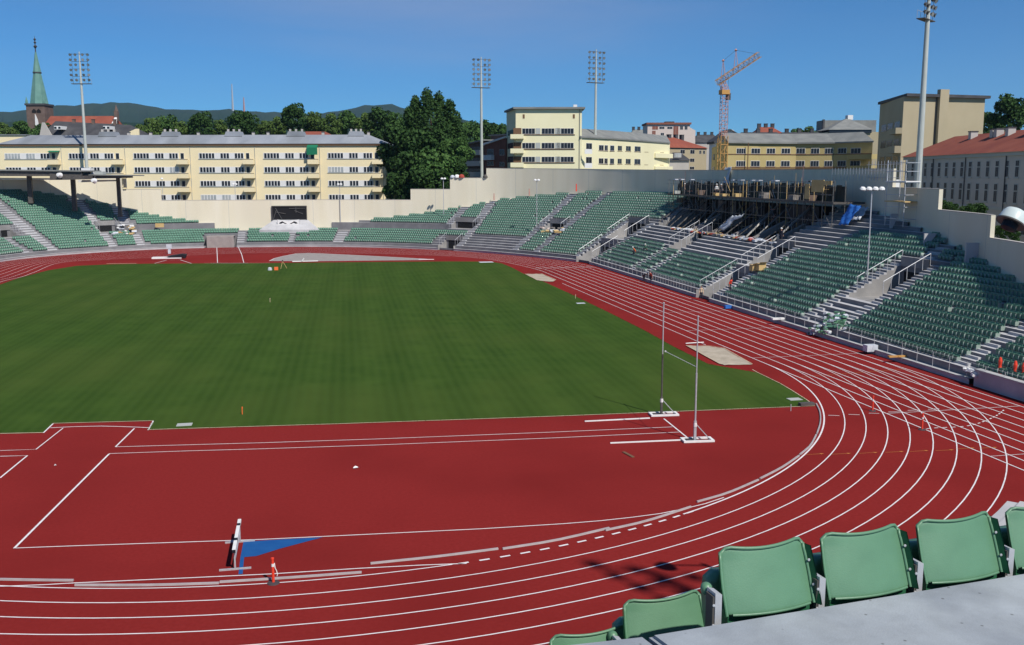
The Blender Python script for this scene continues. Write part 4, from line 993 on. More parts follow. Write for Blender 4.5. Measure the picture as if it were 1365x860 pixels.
o=MB(); o.box(0,x9,-.14,0,ze-8.0,ze-7.6); o.build('string_course','panel_gray',T)
for u in (1244,1287,1341): o=MB(); x=F.x(u); o.tube((x,-.15,0),(x,-.15,ze-.3),.08,k=5); o.build('downpipe','roof_dark',T)
# white parapet piece beside the wall step
F=Fac(1186,122,1201,122); o=MB()
T=F.thing('white_parapet','short white parapet showing above the step of the right perimeter wall','parapet'); o.box(0,F.L,0,.3,6,F.z(1190,239.5)); o.build('panel','white_paint',T)
# ---------- hills ----------
def hills(name,pts_,D,back,m):
    b=MB(); P=crom([(u,v) for u,v in pts_],1.0)[0]; us_=np.linspace(pts_[0][0],pts_[-1][0],170)
    vs_=np.interp(us_,[p[0] for p in P],[p[1] for p in P])
    prof=[(-1800,0.0),(-1300,.25),(-800,.6),(-350,.88),(0,1.0),(500,.8),(1200,.4)]
    G=[]
    for u,v in zip(us_,vs_):
        col=[]
        for k,(dy,f) in enumerate(prof):
            base=atd(u,235,D+dy); top=atd(u,v,D)[2]; jit=(random.random()-.5)*top*0.035*(1 if k in(3,4) else 2.2)
            col.append((base[0],base[1],max(0,(top+0)*f+jit if f>0 else -1)))
        G.append(col)
    for i in range(len(G)-1):
        for k in range(len(prof)-1): b.quad(G[i][k],G[i+1][k],G[i+1][k+1],G[i][k+1])
    o=b.build(name,m,smooth=False,fixn=True); tag(o,kind='structure'); return o
m=mat('forest_hill',(0.012,0.032,0.018),0.95,(0.02,0.045,0.024),0.004,10,col3=(0.03,0.05,0.028),big=0.0012,spec=0.05); M['forest_hill']=m
hills('hills',[(-420,160),(-250,155),(-90,153),(0,150),(50,144.5),(100,140),(150,137.5),(180,138.5),(215,143.5),(255,147),(300,146),(345,148),(400,152),(440,150),(480,142),(520,140),(545,144),(600,156),(660,166),(740,172),(830,176),(960,184),(1100,190),(1300,200),(1600,205)],5200,0,'forest_hill')
hills('hills',[(-420,168),(-60,166),(40,162),(120,164),(240,162),(330,160),(420,166),(520,163),(600,170),(700,184),(900,196),(1200,204)],2600,0,'forest_hill')
hv=MB()
for k in range(34):
    u=random.uniform(-10,62) if k<20 else random.uniform(85,175); v=random.uniform(154,163) if k<20 else random.uniform(145,151)
    vt_=float(np.interp(u,[-90,0,50,100,150,180],[153,150,144.5,140,137.5,138.5])); f=(235-v)/(235-vt_); dy=float(np.interp(f,[.25,.6,.88,1.0],[-1300,-800,-350,0])); p=atd(u,v,5200+dy-30); s=random.uniform(3,7)
    hv.box(p[0]-s,p[0]+s,p[1]-s,p[1]+s,p[2]-12,p[2]+4)
tag(hv.build('hillside_houses','white_paint'),'scatter of tiny pale houses on the far wooded hillside','houses',kind='stuff')
for u,vt,vb in ((310.5,112,147),(325.5,130,147)):
    p=atd(u,vb,5100); q_=atd(u,vt,5100); o=MB(); o.tube((0,0,-40),(0,0,q_[2]-p[2]),7,2.5,5)
    tag(o.build('radio_mast','galv' if vt<120 else 'crane_red',loc=tuple(p)),'thin radio mast on the distant ridge, '+('taller left one' if vt<120 else 'shorter reddish right one'),'mast')
# ---------- trees ----------
def crown(name,mname,n,rx,rz,lobes,leaf,seed,tall=False):
    r=np.random.default_rng(seed); V=[];F=[];Mi=[]
    L=[]
    for k in range(lobes):
        th=r.uniform(0,2*math.pi); h=r.uniform(-.75,.85) if not tall else r.uniform(-.9,.9)
        rad=(1-abs(h)**1.7*0.75)*r.uniform(.35,.78); 
        L.append((math.cos(th)*rad*rx,math.sin(th)*rad*rx,h*rz,r.uniform(.22,.42)*rx))
    L.append((0,0,0,rx*.55))
    for k in range(n):
        c=L[r.integers(len(L))]; d=r.normal(size=3); d/=np.linalg.norm(d); q=r.uniform(.72,1.06)
        p=np.array(c[:3])+d*c[3]*q*np.array([1,1,.85])
        nn=d*.8+r.normal(size=3)*.6; nn/=np.linalg.norm(nn); u=np.cross(nn,[0,0,1.]); u/= (np.linalg.norm(u)+1e-6); w=np.cross(nn,u); s=leaf*r.uniform(.5,1.25); a=r.uniform(0,6.28)
        u2=u*math.cos(a)+w*math.sin(a); w2=-u*math.sin(a)+w*math.cos(a)
        b=len(V); V+=[tuple(p-u2*s-w2*s*.4),tuple(p+u2*s*.3-w2*s*.8),tuple(p+u2*s+w2*s*.3),tuple(p-u2*s*.2+w2*s*.8)]; F.append((b,b+1,b+2,b+3))
    me=bpy.data.meshes.new(name); me.from_pydata(V,[],F); me.materials.append(M[mname]); me.update(); return me
def trunkmesh(h,r):
    o=MB(); o.tube((0,0,-h),(0,0,-h*.2),r,r*.6,7)
    for k in range(5):
        a=k*1.3; o.tube((0,0,-h*.5+k*.15),(math.cos(a)*2.2,math.sin(a)*2.2,-h*.22+k*.15),r*.4,r*.12,5)
    x=o.build('trunk','bark'); me=x.data; bpy.data.objects.remove(x); return me
CR=[crown('crown','leaf_deep',3600,5,4.6,16,.34,1),crown('crown','leaf_mid',3600,5,4.3,14,.34,2),crown('crown','leaf_olive',3400,5,5.0,18,.34,3),crown('crown','leaf_deep',3400,5,6.0,20,.34,4)]
TRM=trunkmesh(6,.4)
def tree(u,v,wpx,d,kind,label,group,vb=None,name='tree'):
    # crown top at (u,v); crown width wpx in the photo
    r=wpx/2*d/FPX; k=r/5.0; top=atd(u,v,d); me=CR[kind]; rz_={0:4.6,1:4.3,2:5.0,3:6.0}[kind]
    zc=top[2]-rz_*k*1.0
    t=thing(name,label,'tree',(top[0],top[1],max(0,zc-8*k)),0,group)
    c=link('crown',me,(0,0,zc-max(0,zc-8*k)),random.uniform(0,6.28),(k,k,k*random.uniform(.95,1.1))); c.parent=t
    tr=link('trunk',TRM,(0,0,zc-max(0,zc-8*k)),0,(k,k,max(k,zc/6.0))); tr.parent=t
    return t
desc=['dark rounded','mid green bushy','yellow-green loose','tall dark upright']
row=[(5,164,34,330,2),(28,161,30,345,1),(200,160,46,330,2),(222,156,40,350,1),(240,163,30,330,2),(268,153,46,330,0),(292,160,26,350,2),(322,150,54,325,0),(352,161,26,345,2),(368,158,30,340,2),(392,141,44,330,0),(418,149,36,345,2),(440,152,34,330,2),(462,148,38,345,1),(485,153,34,330,2),(505,145,44,320,0),(525,152,34,320,1),(548,160,40,300,0),(625,164,40,330,1),(648,163,36,345,0),(668,166,30,345,1),(1078,169,26,330,2),(1062,172,22,340,1),(1312,152,28,235,0),(1345,131,52,225,0),(1362,140,40,240,1),(1326,150,30,240,1)]
where=lambda u:('at the far left beside the church' if u<60 else 'left of the domed dark tree' if u<250 else 'over the left half of the yellow block' if u<300 else 'over the middle of the yellow block' if u<430 else 'over the right part of the yellow block' if u<530 else 'beside the tall poplar' if u<560 else 'behind the brick apartment house' if u<700 else 'on the skyline above the ochre block' if u<1100 else 'at the right edge behind the beige block')
seen={}
for (u,v,w_,d,k) in row:
    key=(k,where(u)); seen[key]=seen.get(key,0)+1
    nm={1:'',2:'second ',3:'third ',4:'fourth '}[seen[key]]
    tree(u,v,w_,d,k,(nm+desc[k]+' tree '+where(u)),'trees on the skyline')
# lower fill wood behind the blocks
for k in range(26):
    u=random.uniform(-30,700); v=random.uniform(165,172); tree(u,v,random.uniform(24,38),random.uniform(360,420),random.choice([0,1,2,0]),'small tree in the distant wooded belt below the hills','distant belt of trees')
# poplar and the dark mass below
PO=crown('crown','leaf_deep',15000,9.0,17.0,70,.42,11,True); 
top=atd(574,112,240); zc=top[2]-17*0.93
t=thing('poplar_tree','tall dark poplar rising far above the other trees right of the yellow block','tree',(top[0],top[1],0)); 
# build its crown from separate upright plumes
def plume_crown():
    r=np.random.default_rng(5); V=[];F=[]
    heads=[(-5.6,-2.0,5.0,1.5),(-3.6,1,7.4,1.7),(-1.0,-1,8.6,2.0),(1.9,1,8.2,1.9),(4.4,-1,6.6,1.8),(6.3,1,3.6,1.9),(-2.4,0,4.5,2.4),(2.6,0,4.2,2.4),(-7.0,2,-1.5,2.6),(0,-2,2,4.0),(3,2,0,4.0),(-3.5,1,0,4.0),(5.8,0,-4,3.6),(-5.5,0,-6,4.2),(0,0,-6,5.2),(5,1,-9,4.6),(7.4,0,-1.5,2.2)]
    for (hx,hy,hz,hr) in heads:
        for k in range(1150):
            d=r.normal(size=3); d/=np.linalg.norm(d); p=np.array([hx,hy,hz])+d*np.array([hr*.8,hr,hr*1.7])*r.uniform(.55,1.05); s=r.uniform(.16,.42)
            u=r.normal(size=3);u/=np.linalg.norm(u); w=np.cross(d+r.normal(size=3)*.5,u); w/=np.linalg.norm(w)
            b=len(V); V+=[tuple(p-u*s),tuple(p-w*s*.6),tuple(p+u*s),tuple(p+w*s*.6)]; F.append((b,b+1,b+2,b+3))
    me=bpy.data.meshes.new('crown'); me.from_pydata(V,[],F); me.materials.append(M['leaf_deep']); me.update(); return me
c=link('crown',plume_crown(),(0,0,top[2]-13.0),0,(1,1,1)); c.parent=t
o=MB(); o.tube((0,0,0),(0,0,top[2]-8),.55,.2,8)
for k in range(9): a=k*2.1; z=8+k*1.4; o.tube((0,0,z),(math.cos(a)*5,math.sin(a)*3,z+6),.22,.06,5)
o.build('trunk','bark',t)
for (u,v,w_,d,k) in ((530,168,60,236,0),(556,176,70,232,0),(588,164,66,240,3),(606,184,52,232,1),(545,205,66,226,0),(580,203,80,226,1),(520,196,44,238,0),(610,214,40,228,0),(563,222,60,222,0),(532,228,46,224,3),(596,232,50,224,0)):
    tree(u,v,w_,d,k,('dark tree of the clump by the yellow block, '+{530:'upper left',556:'below the poplar',588:'under the poplar on the right',606:'right edge',545:'lower left',580:'lower middle',520:'against the block end',610:'lower right',563:'front at the wall top',532:'front left at the wall top',596:'front right at the wall top'}[u]),'clump of trees')
# dark shrubs behind the right wall
for (u,v,w_,d) in ((1255,268,26,118),(1268,270,24,116),(1292,274,30,112),(1306,272,26,112),(1336,300,22,100),(1352,299,26,96)):
    tree(u,v,w_,d,0,'low dark shrub behind the right perimeter wall '+{1255:'left one of the first gap',1268:'right one of the first gap',1292:'by the drainpipe',1306:'left of the second wall step',1336:'just right of the second wall step',1352:'under the big lamp head'}[u],'shrubs behind the right wall',name='shrub')
# ---------- floodlight masts ----------
def lampmesh():
    o=MB(); o.mi=0; o.lathe([(0.0,0.32),(0.16,0.30),(0.30,0.0),(0.33,-0.05)],(0,0,0),10,axis=(0,1,0)); o.mi=1; o.lathe([(0.0,-0.04),(0.30,-0.03)],(0,0,0),10,axis=(0,1,0))
    o.mi=0; o.box(-.36,.36,-.03,.03,-.03,.03)
    x=o.build('floodlight',['steel_dark','lamp_glass']); me=x.data; bpy.data.objects.remove(x); return me
LAMP=lampmesh()
def mast(u,vb,vt,d,label,face,rw=0.42,cols=4,rows=6,w=3.6,h=7.2,ut=None,zbase=0.0):
    p=atd(u,vb,d); zt=atd(ut or u,vt,d)[2]
    t=thing('floodlight_mast',label,'floodlight mast',(p[0],p[1],0),face,'floodlight masts around the stadium')
    o=MB(); o.lathe([(rw*1.5,0),(rw*1.5,1.0),(rw*1.15,1.05),(rw*.62,zt-h)],(0,0,0),14); o.tube((0,0,zt-h),(0,0,zt),rw*.62,rw*.3,8); o.build('pole','mast_gray',t,smooth=False)
    zb=zt-h; o=MB(); o.box(-w*.62,w*.62,-.35,.8,zb-.12,zb); o.build('platform','steel_dark',t)
    o=MB()
    for x in (-w*.6,-w*.2,w*.2,w*.6): o.tube((x,.75,zb),(x,.75,zb+1.1),.03,k=4)
    o.tube((-w*.6,.75,zb+1.1),(w*.6,.75,zb+1.1),.03,k=4); o.build('guard_rail','galv',t)
    o=MB()
    for k in range(4): z=zb+1.6+k*(h-1.8)/3.2; o.tube((-w*.52,-.1,z),(w*.52,-.1,z),.06,k=4)
    for x in (-w*.5,w*.5): o.tube((x,-.1,zb),(x,-.1,zt-.4),.035,k=4)
    o.build('lamp_frame','steel_dark',t)
    r=random.Random(int(u))
    for i in range(cols):
        for j in range(rows):
            x=(-.5+ i/(cols-1))*w*(1.0)+(0.0); x+= -.25 if i<2 else .25
            z=zb+.75+j*(h-1.0)/(rows-.6)
            l=link('floodlight',LAMP,(x,-.35,z),r.uniform(-.3,.3)); l.rotation_euler=(R(25+r.uniform(-8,8)),0,r.uniform(-.35,.35)); l.parent=t
    return t
mast(116.3,232,69,233,'grey floodlight mast standing in front of the yellow apartment block near the church',R(-12),ut=111.5)
mast(642.2,236,76,243,'grey floodlight mast left of the pale yellow tower block',R(10),ut=641)
mast(793,226,66,243,'grey floodlight mast in front of the curved yellow wing',R(14),ut=791,h=7.8)
mast(1223,250,-36,140,'thick grey floodlight mast at the right, cut off by the top edge',R(38),rw=.5,ut=1234,h=6.2)
# mast outside the picture, behind the near stand (its shadow falls on the track)
# the mast of the near stand: outside the frame, its head shades the bend
P=Vector((29.5,-75.5,0)); t=mast(1223,250,-8,140,'tall floodlight mast behind the near stand, outside the frame',R(150),rw=.5,ut=1234,h=8.0,w=4.4); t.location=P
sc_=44.0/38.0; t.scale=(1.15,1.15,sc_)
# ---------- small lamp posts on the stands ----------
def zonstand(u,v):
    pass
def lamppost(u,vb,vt,d,label,heads=2,r=0.07):
    p=atd(u,vb,d); zt=atd(u,vt,d)[2]; zb=p[2]
    t=thing('lamp_post',label,'lamp post',(p[0],p[1],zb),-YAW,'slim lamp posts on the terraces')
    o=MB(); o.tube((0,0,-.3),(0,0,zt-zb),r,r*.8,8); o.build('pole','galv',t)
    for k in range(heads):
        x=(k-(heads-1)/2)*.62; o=MB(); o.lathe([(0,.20),(.20,.16),(.30,0.0),(.28,-.06),(0,-.08)],(x,-.1,zt-zb+.05),10,axis=(0,-.35,1)); o.build('lamp_head','white_paint',t)
    o=MB(); o.tube((-(heads-1)/2*.62,0,zt-zb-.1),((heads-1)/2*.62,0,zt-zb-.1),.035,k=5); o.build('bracket','galv',t)
lamppost(219.5,303,238.5,219,'slim lamp post against the cream wall at the left of the far end',1)
lamppost(316.5,326,246,214,'slim lamp post with twin heads at the aisle left of the wall opening')
lamppost(454.3,304,246,214,'slim lamp post with twin heads right of the wall opening')
lamppost(591.5,284,238.5,208,'slim lamp post with white heads at the lower wall step by the clump of trees',2)
lamppost(715.5,301,240.5,188,'slim lamp post standing over the doorway of the far right bend')
lamppost(1156,371,252.5,95.5,'pale blue-grey lamp post with four white heads on the right stand',4,.075)
# ---------- tower crane ----------
def lattice(o,a,b,w,n,r=.06,rb=.035):
    r*=.72; rb*=.75
    a=Vector(a);b=Vector(b); d=(b-a).normalized(); u=d.cross(Vector((0,1,0)) if abs(d.y)<.9 else Vector((1,0,0))).normalized()*w/2; v=d.cross(u).normalized()*w/2
    cs=[u+v,u-v,-u-v,-u+v]
    for c in cs: o.tube(a+c,b+c,r,k=4)
    for k in range(n):
        p=a+(b-a)*k/n; q=a+(b-a)*(k+1)/n
        for i in range(4): 
            j=(i+1)%4; s,e=(cs[i],cs[j]) if k%2 else (cs[j],cs[i]); o.tube(p+s,q+e,rb,k=3,cap=False); o.tube(p+cs[i],p+cs[j],rb,k=3,cap=False)
D=178; b0=atd(962,240,D); g0=lambda u,v:atd(u,v,D)-np.array([b0[0],b0[1],0])
t=thing('tower_crane','small tower crane with yellow mast foot and raised lattice jib above the scaffolding','crane',(b0[0],b0[1],0))
o=MB(); lattice(o,(0,0,0),tuple(Vector((0,0,g0(962,181)[2]))),1.35,14,.10,.06); o.build('lower_mast','crane_orange',t)
tp=Vector(g0(963,116)); o=MB(); lattice(o,(0,0,g0(962,181)[2]),(0,0,tp.z),1.05,13,.07,.045); o.build('upper_mast','crane_red',t)
o=MB(); o.box(-.75,.75,-.75,.75,g0(963,126)[2],g0(963,120)[2]); o.build('slewing_unit','crane_orange',t)
ja=Vector(g0(962,108.5)); jb=Vector(g0(1012.5,72.5)); o=MB(); lattice(o,tuple(ja+Vector((-.9,0,-.3))),tuple(jb),.95,16,.07,.045); j=o.build('jib','crane_orange',t)
o=MB(); lattice(o,(0,0,tp.z-.2),tuple(ja),.9,3,.07,.045); o.build('mast_head','crane_red',t)
o=MB(); a=Vector(g0(964,81)); 
for q in (g0(960.5,108),g0(967.5,106)): o.tube(tuple(q),tuple(a),.07,.04,4)
o.lathe([(0,.3),(.3,0),(0,-.3)],a,6); o.build('rear_strut','crane_red',t)
o=MB(); a2=Vector(g0(981,67)); 
for q in (g0(978,94),g0(984,91)): o.tube(tuple(q),tuple(a2),.07,.04,4)
o.lathe([(0,.3),(.3,0),(0,-.3)],a2,6); o.build('jib_strut','crane_red',t)
o=MB(); o.tube(a,a2,.025,k=3); o.tube(a2,jb,.025,k=3); o.tube(a,(0,0,tp.z-1),.025,k=3); o.build('guy_rope','steel_dark',t)
o=MB(); o.tube(tuple(g0(971,102)),tuple(g0(970.5,166)),.03,k=3); hz=Vector(g0(970.8,128)); o.box(hz.x-.35,hz.x+.35,hz.y-.3,hz.y+.3,hz.z-.7,hz.z+.5); o.build('hook_block','steel_dark',t)
# ---------- canopy over the left stand ----------
ct=thing('stand_canopy','dark steel canopy on thick columns over the left end of the stand','canopy',(0,0,0))
cols=[(41,262,231,240*.5),(99,273,236,235*.5),(160,279,237,228.5*.5)]
cp_=[]
for (u,vb,vt,s) in ((41,263,231,240.0),(99.5,273.5,235.5,235.0),(160,281,237,228.5)):
    i=int(s*2); 
    n=0
    while n+1<NR and not np.isnan(Zt[n+1,i]): n+=1
    # column stands where the line of sight meets the terrace
    best=None
    for oo in np.arange(8,24,.1):
        p=WP[i]+WN[i]*oo
        for ii in range(i-8,i+9):
            pass
    d={41:197.5,99.5:201,160:205}[u]
    p=atd(u,vb,d); zt=atd(u,vt,d)[2]; cp_.append((p[0],p[1],zt))
    o=MB(); w=.42 if u<150 else .36
    o.ext([(p[0]-w*1.0,p[2]-1.2),(p[0]+w*1.0,p[2]-1.2),(p[0]+w*.95,zt),(p[0]-w*.95,zt)],p[1]-.45,p[1]+.45); o.build('column','steel_dark',ct)
def beam(ua,ub,va,vb,h0,h1,dep_,thick,m,nm='beam'):
    a=atd(ua,va,dep_);b=atd(ub,vb,dep_); o=MB(); d=(b-a)[:2]; d/=np.linalg.norm(d); n=np.array([-d[1],d[0]])*thick
    A=[(a[0],a[1],a[2]-h0),(b[0],b[1],b[2]-h1),(b[0],b[1],b[2]),(a[0],a[1],a[2])]; B=[(x+n[0],y+n[1],z) for x,y,z in A]
    o.poly(A); o.poly(B[::-1]); 
    for i in range(4): j=(i+1)%4; o.quad(A[i],B[i],B[j],A[j])
    return o.build(nm,m,ct)
beam(-60,108,226,228,1.3,1.0,194,.5,'steel_dark','fascia'); beam(-60,108,225.3,227.2,.25,.25,193.6,9.5,'roof_gray','roof_sheet')
beam(66,112,231.5,235,1.25,.6,193,4,'steel_dark','gantry')
beam(92,176,232.8,233.8,.9,.5,198,.5,'steel_dark','fascia'); beam(92,175,232.2,233.4,.2,.2,197.6,7,'roof_gray','roof_sheet')
beam(-60,90,236.4,237.8,.55,.3,199,.5,'frame_white','eaves_strip'); beam(104,154,240,239.8,.5,.3,205,.5,'frame_white','eaves_strip')
beam(108,120,224,224.4,1.5,1.4,202,2,'frame_white','upstand'); 
beam(126,137,228.5,228.7,.75,.75,199.5,1.5,'panel_gray','roof_box')
for (u,v) in ((79,233.5),(125,241)):
    o=MB(); p=atd(u,v,192.5); o.lathe([(0,.5),(.35,.45),(.55,-.3),(0,-.35)],p,10,axis=(-.4,-1,.2)); o.build('spotlight','white_paint',ct); o=MB(); o.tube(p,(p[0],p[1]+1.5,p[2]+.9),.06,k=4); o.build('spot_bracket','steel_dark',ct)
for s in (1,-1): 
    pass
# small speakers on the wall end
for k in range(3):
    pp,nn=wallpt(170); p=pp-nn*.2; z=zat(p[0],p[1],240+k*4); o=MB(); o.box(p[0]-.3,p[0]+.3,p[1]-.3,p[1]+.1,z-.35,z+.3); tag(o.build('loudspeaker','steel_dark'),'small dark speaker on the wall end right of the canopy, %s of three'%['top','middle','bottom'][k],'speaker','wall speakers')
# ---------- scaffolding and unfinished upper stand ----------
sf=thing('scaffolding','dark scaffold platform with guard rails along the unfinished upper part of the right stand','scaffolding',(0,0,0))
def rimx(y): j=int(np.argmin(abs(RPf[:2200,1]-y)+ (RPf[:2200,0]<50)*99)); return RPf[j][0]
XF=62.0
r=random.Random(4)

o=MB(); o.box(XF,66.2,36,92,11.5,11.75); o.build('deck','steel_dark',sf)
o=MB(); o.box(XF-.05,XF,36,92,11.55,11.8); o.build('edge_beam','steel_dark',sf)
o=MB(); o.box(65.7,65.9,42,91,3.6,11.0); o.build('shade_screen','darkness',sf)  # black sheet standing in for the deep shade behind the scaffold
o=MB(); o.box(XF+.6,XF+.75,30,85,8.9,11.0); 
for y in np.arange(36.1,92.1,2.4):
    t=MB(); x=XF+.1*r.uniform(-1,1); zt=14.2 if y>40 else 14.5
    zb_=4.2 if y>42 else 8.2; t.tube((x,y,zb_),(x,y,zt),.045,k=4); t.tube((x+1.6,y,zb_),(x+1.6,y,zt-.2),.045,k=4)
    if r.random()<.5: t.tube((x,y,8.5),(x,y+2.4,11),.035,k=3)
    t.tube((x,y,8.9),(x+1.6,y,8.9),.04,k=3); t.build('standard','scaffold' if r.random()<.75 else 'wood',sf)
for z,w in ((14.15,.04),(13.5,.035),(12.7,.04),(9.4,.045),(7.6,.045)):
    for a,b in ((36,52),(52.5,72),(72.5,92)):
        if r.random()<.15: continue
        t=MB(); t.tube((XF-.05,a,z+r.uniform(-.05,.05)),(XF-.05,b,z+r.uniform(-.05,.05)),w,k=4); t.build('ledger','scaffold',sf)
for k in range(47):    # toe boards, mesh panels
    y=36.2+k*1.18
    if r.random()<.93:
        t=MB(); h=r.uniform(1.75,2.25); xx_=XF+r.choice([1.7,1.8,1.9]); t.box(xx_,xx_+.04,y,y+1.25,11.75,11.75+h); t.build('mesh_panel','netting',sf)
for k in range(9):
    y=r.uniform(36,90); t=MB(); t.box(XF+.3,XF+1.4,y,y+r.uniform(.8,1.8),11.76,11.76+r.uniform(.3,.8)); tag(t.build('material_stack',r.choice(['debris','panel_gray','wood','brick_dark'])),None) ; t=None
ms=[o_ for o_ in COL.objects if o_.name.startswith('material_stack')]
for o_ in ms: o_.parent=sf
for (y0,y1,z0,z1) in ((38,41,12.9,14.4),(36.2,38,13.8,14.3)):
    t=MB(); t.box(XF-.3,XF-.18,y0,y1,z0,z1); t.build('plywood_sheet','wood',sf)
t=MB(); t.box(XF-.25,XF-.15,41.6,42.7,12.0,13.9); t.build('plywood_sheet','wood',sf)
for k in range(22):
    y=42.5+k*2.25
    if r.random()<.75: t=MB(); zz=r.uniform(7.6,9.6); t.box(XF+1.7,XF+1.75,y,y+2.2,zz,11.0); t.build('shade_sheet',r.choice(['black_paint','darkness','steel_dark']),sf)  # dark sheets added to deepen the shade below the deck
for k in range(12):
    y=r.uniform(38,90); t=MB(); t.box(XF-.1,XF+.5,y,y+r.uniform(.5,1.3),14.15,14.3); t.build('white_plank','tarp_white',sf)
for k in range(70):
    y=r.uniform(36.5,91); x=XF+r.choice([-.1,0,.1,1.5,1.7]); z=r.uniform(8.6 if y<42 else 5.5,13.5); t=MB(); m_=r.random()
    if m_<.4: t.tube((x,y,z),(x,y+r.uniform(-2.6,2.6),z+r.uniform(.8,2.6)),.028,k=3)
    elif m_<.7: t.tube((x,y,z),(x,y+r.uniform(1,4),z+r.uniform(-.1,.1)),.03,k=3)
    else: t.tube((x,y,z),(x,y,z+r.uniform(1,3)),.03,k=3)
    t.build('brace',r.choice(['scaffold','scaffold','galv','crane_red','wood']),sf)
# right end tower of the scaffold
st2=thing('scaffold_tower','tall narrow scaffold tower beside the white step of the right perimeter wall','scaffolding',(62.6,22.6,0))
for (x,y) in ((0,0),(1.6,0),(0,3.4),(1.6,3.4)): t=MB(); t.tube((x,y,9.5),(x,y,16.6),.05,k=4); t.build('standard','galv',st2)
for z in (10.3,11.6,12.9,14.2,15.4,16.3):
    t=MB(); t.tube((0,-.2,z),(0,3.6,z),.045,k=4); t.tube((0,-.1,z),(1.6,-.1,z),.045,k=4); t.build('ledger','galv',st2)
for z in (12.1,14.25): t=MB(); t.box(-.1,1.7,-.2,3.6,z,z+.12); t.build('deck_board','wood' if z<13 else 'frame_white',st2)
# light mesh fence on the wall top near the tower
ef=thing('edge_protection_fence','thin galvanised safety fence on the wall top above the scaffolding','fence',(rimx(26),26,0))
for k in range(24):
    y=26+k*.85; x=rimx(y)-.35; t=MB(); t.tube((x-rimx(26),y-26,14.3),(x-rimx(26),y-26,16.6 if k<12 else 15.9),.03,k=3); t.build('fence_post','galv',ef)
for z in (14.7,15.5,16.2): t=MB(); t.tube((-.35,0,z),(rimx(36)-.35-rimx(26),10,z),.03,k=3); t.build('fence_rail','galv',ef)
# raking steels and rubble in the pit
for k in range(16):
    y=44+k*2.9+r.uniform(-.6,.6); t=MB(); a=(58.0+r.uniform(0,1),y,6.6); b=(64.0,y+r.uniform(-2,2),10.9); t.tube(a,b,.10 if k%3 else .16,k=5)
    tag(t.build('raking_steel',r.choice(['steel_dark','scaffold','steel_dark'])),'raking steel prop in the dark gap below the scaffold deck','steel prop','raking props under the scaffold deck')
for k in range(60):
    y=r.uniform(31,70); x=58.0+r.uniform(-.4,1.4); 
t=MB()
for k in range(150):
    y=r.uniform(42.5,78); x=57.9+r.uniform(-.5,1.2); s=r.uniform(.1,.42); zz=6.35 if x<58.2 else 6.4; T4=Matrix.Translation((x,y,zz+s*.3))@Matrix.Rotation(r.uniform(0,3),4,'Z')@Matrix.Rotation(r.uniform(-.6,.6),4,'X'); t.mi=r.choice([0,0,1,2,3]); t.box(-s,s,-s*.6,s*.6,-s*.3,s*.3,T4)
tag(t.build('rubble',['tarp_white','red_cloth','debris','wood'],fixn=False),'band of white and reddish building debris along the top of the bare rows','rubble',kind='stuff')
# broken concrete rakers seen in the dark opening
for k,y in enumerate((46,52,58.5,66,74)):
    t=MB(); t.ext([(0,0),(5.2,2.6),(5.2,3.3),(0,.8)],-.35,.35); ob=t.build('raker_beam','gravel_gray',loc=(59,y,5.6)); tag(ob,'sloping concrete raker beam in the pit under the scaffold, %s from the right end'%['first','second','third','fourth','fifth'][k],'beam','raker beams')
# tarpaulins
def cloth(name,P,nu,nv,amp,m,label,cat,seed,thick=.03):
    P=[Vector(p) for p in P]; r=random.Random(seed); o=MB(); G=[]
    for j in range(nv+1):
        for i in range(nu+1):
            a=P[0].lerp(P[1],i/nu); b=P[3].lerp(P[2],i/nu); p=a.lerp(b,j/nv); q=Vector((math.sin(i*1.7+seed+j*.9),math.cos(j*1.3+seed*2+i*.4),math.sin(i*2.3+j*1.9+seed)))*amp; G.append(p+q*r.uniform(.3,1))
    o.v=[tuple(g_) for g_ in G]; 
    for j in range(nv):
        for i in range(nu): a=j*(nu+1)+i; o.f.append((a,a+1,a+nu+2,a+nu+1)); o.m.append(0)
    ob=o.build(name,m,smooth=True); md=ob.modifiers.new('t','SOLIDIFY'); md.thickness=thick; return tag(ob,label,cat)
def H(u,v,h=.5):
    d=ray(u,v);d=d/np.linalg.norm(d); t_=60
    while t_<330:
        X=C0+d*t_
        if X[1]>-33:
            dd=X[:2]-WP; w=(dd*WN).sum(1); tt_=np.linalg.norm(dd-w[:,None]*WN,axis=1); i=int(np.argmin(tt_+np.where(np.abs(w)>30,1000,0)))
            if tt_[i]<1.0 and w[i]>-.3 and X[2]<Z0+h+(w[i]-O0)*RISE/PITCH: return X
        t_+=.1
cloth('blue_tarpaulin',[H(1117,300,.3),H(1130,299,.3),H(1148,275,1.6),H(1133,272,1.9)],7,9,.12,'tarp_blue','crumpled bright blue tarpaulin draped down the top rows below the scaffold','tarpaulin',1)
cloth('white_tarpaulin',[H(1131,294,.4),H(1146,292,.3),H(1158,277,.7),H(1139,275,1.0)],9,9,.2,'tarp_white','crumpled translucent white plastic sheet just right of the blue tarpaulin','plastic sheet',3)
cloth('white_tarpaulin',[H(958,305,.4),H(966,306,.3),H(990,286,1.6),H(975,289,1.8)],9,7,.22,'tarp_white','pale blue-white plastic sheet blowing over the top of the bare rows','plastic sheet',5)
p,n_=wallpt(964); zc=zat(p[0],p[1],226.5); cloth('white_tarpaulin',[(p[0]-n_[0]*.3,p[1]-n_[1]*.3-2,zc-2.2),(p[0]-n_[0]*.3,p[1]-n_[1]*.3,zc-2.6),(p[0]-n_[0]*.1+1,p[1]+2.5,zc+.3),(p[0]-n_[0]*.1,p[1]-2.5,zc+.5)],8,6,.12,'tarp_white','white sheet hanging over the top edge of the grey wall near the crane','plastic sheet',8)
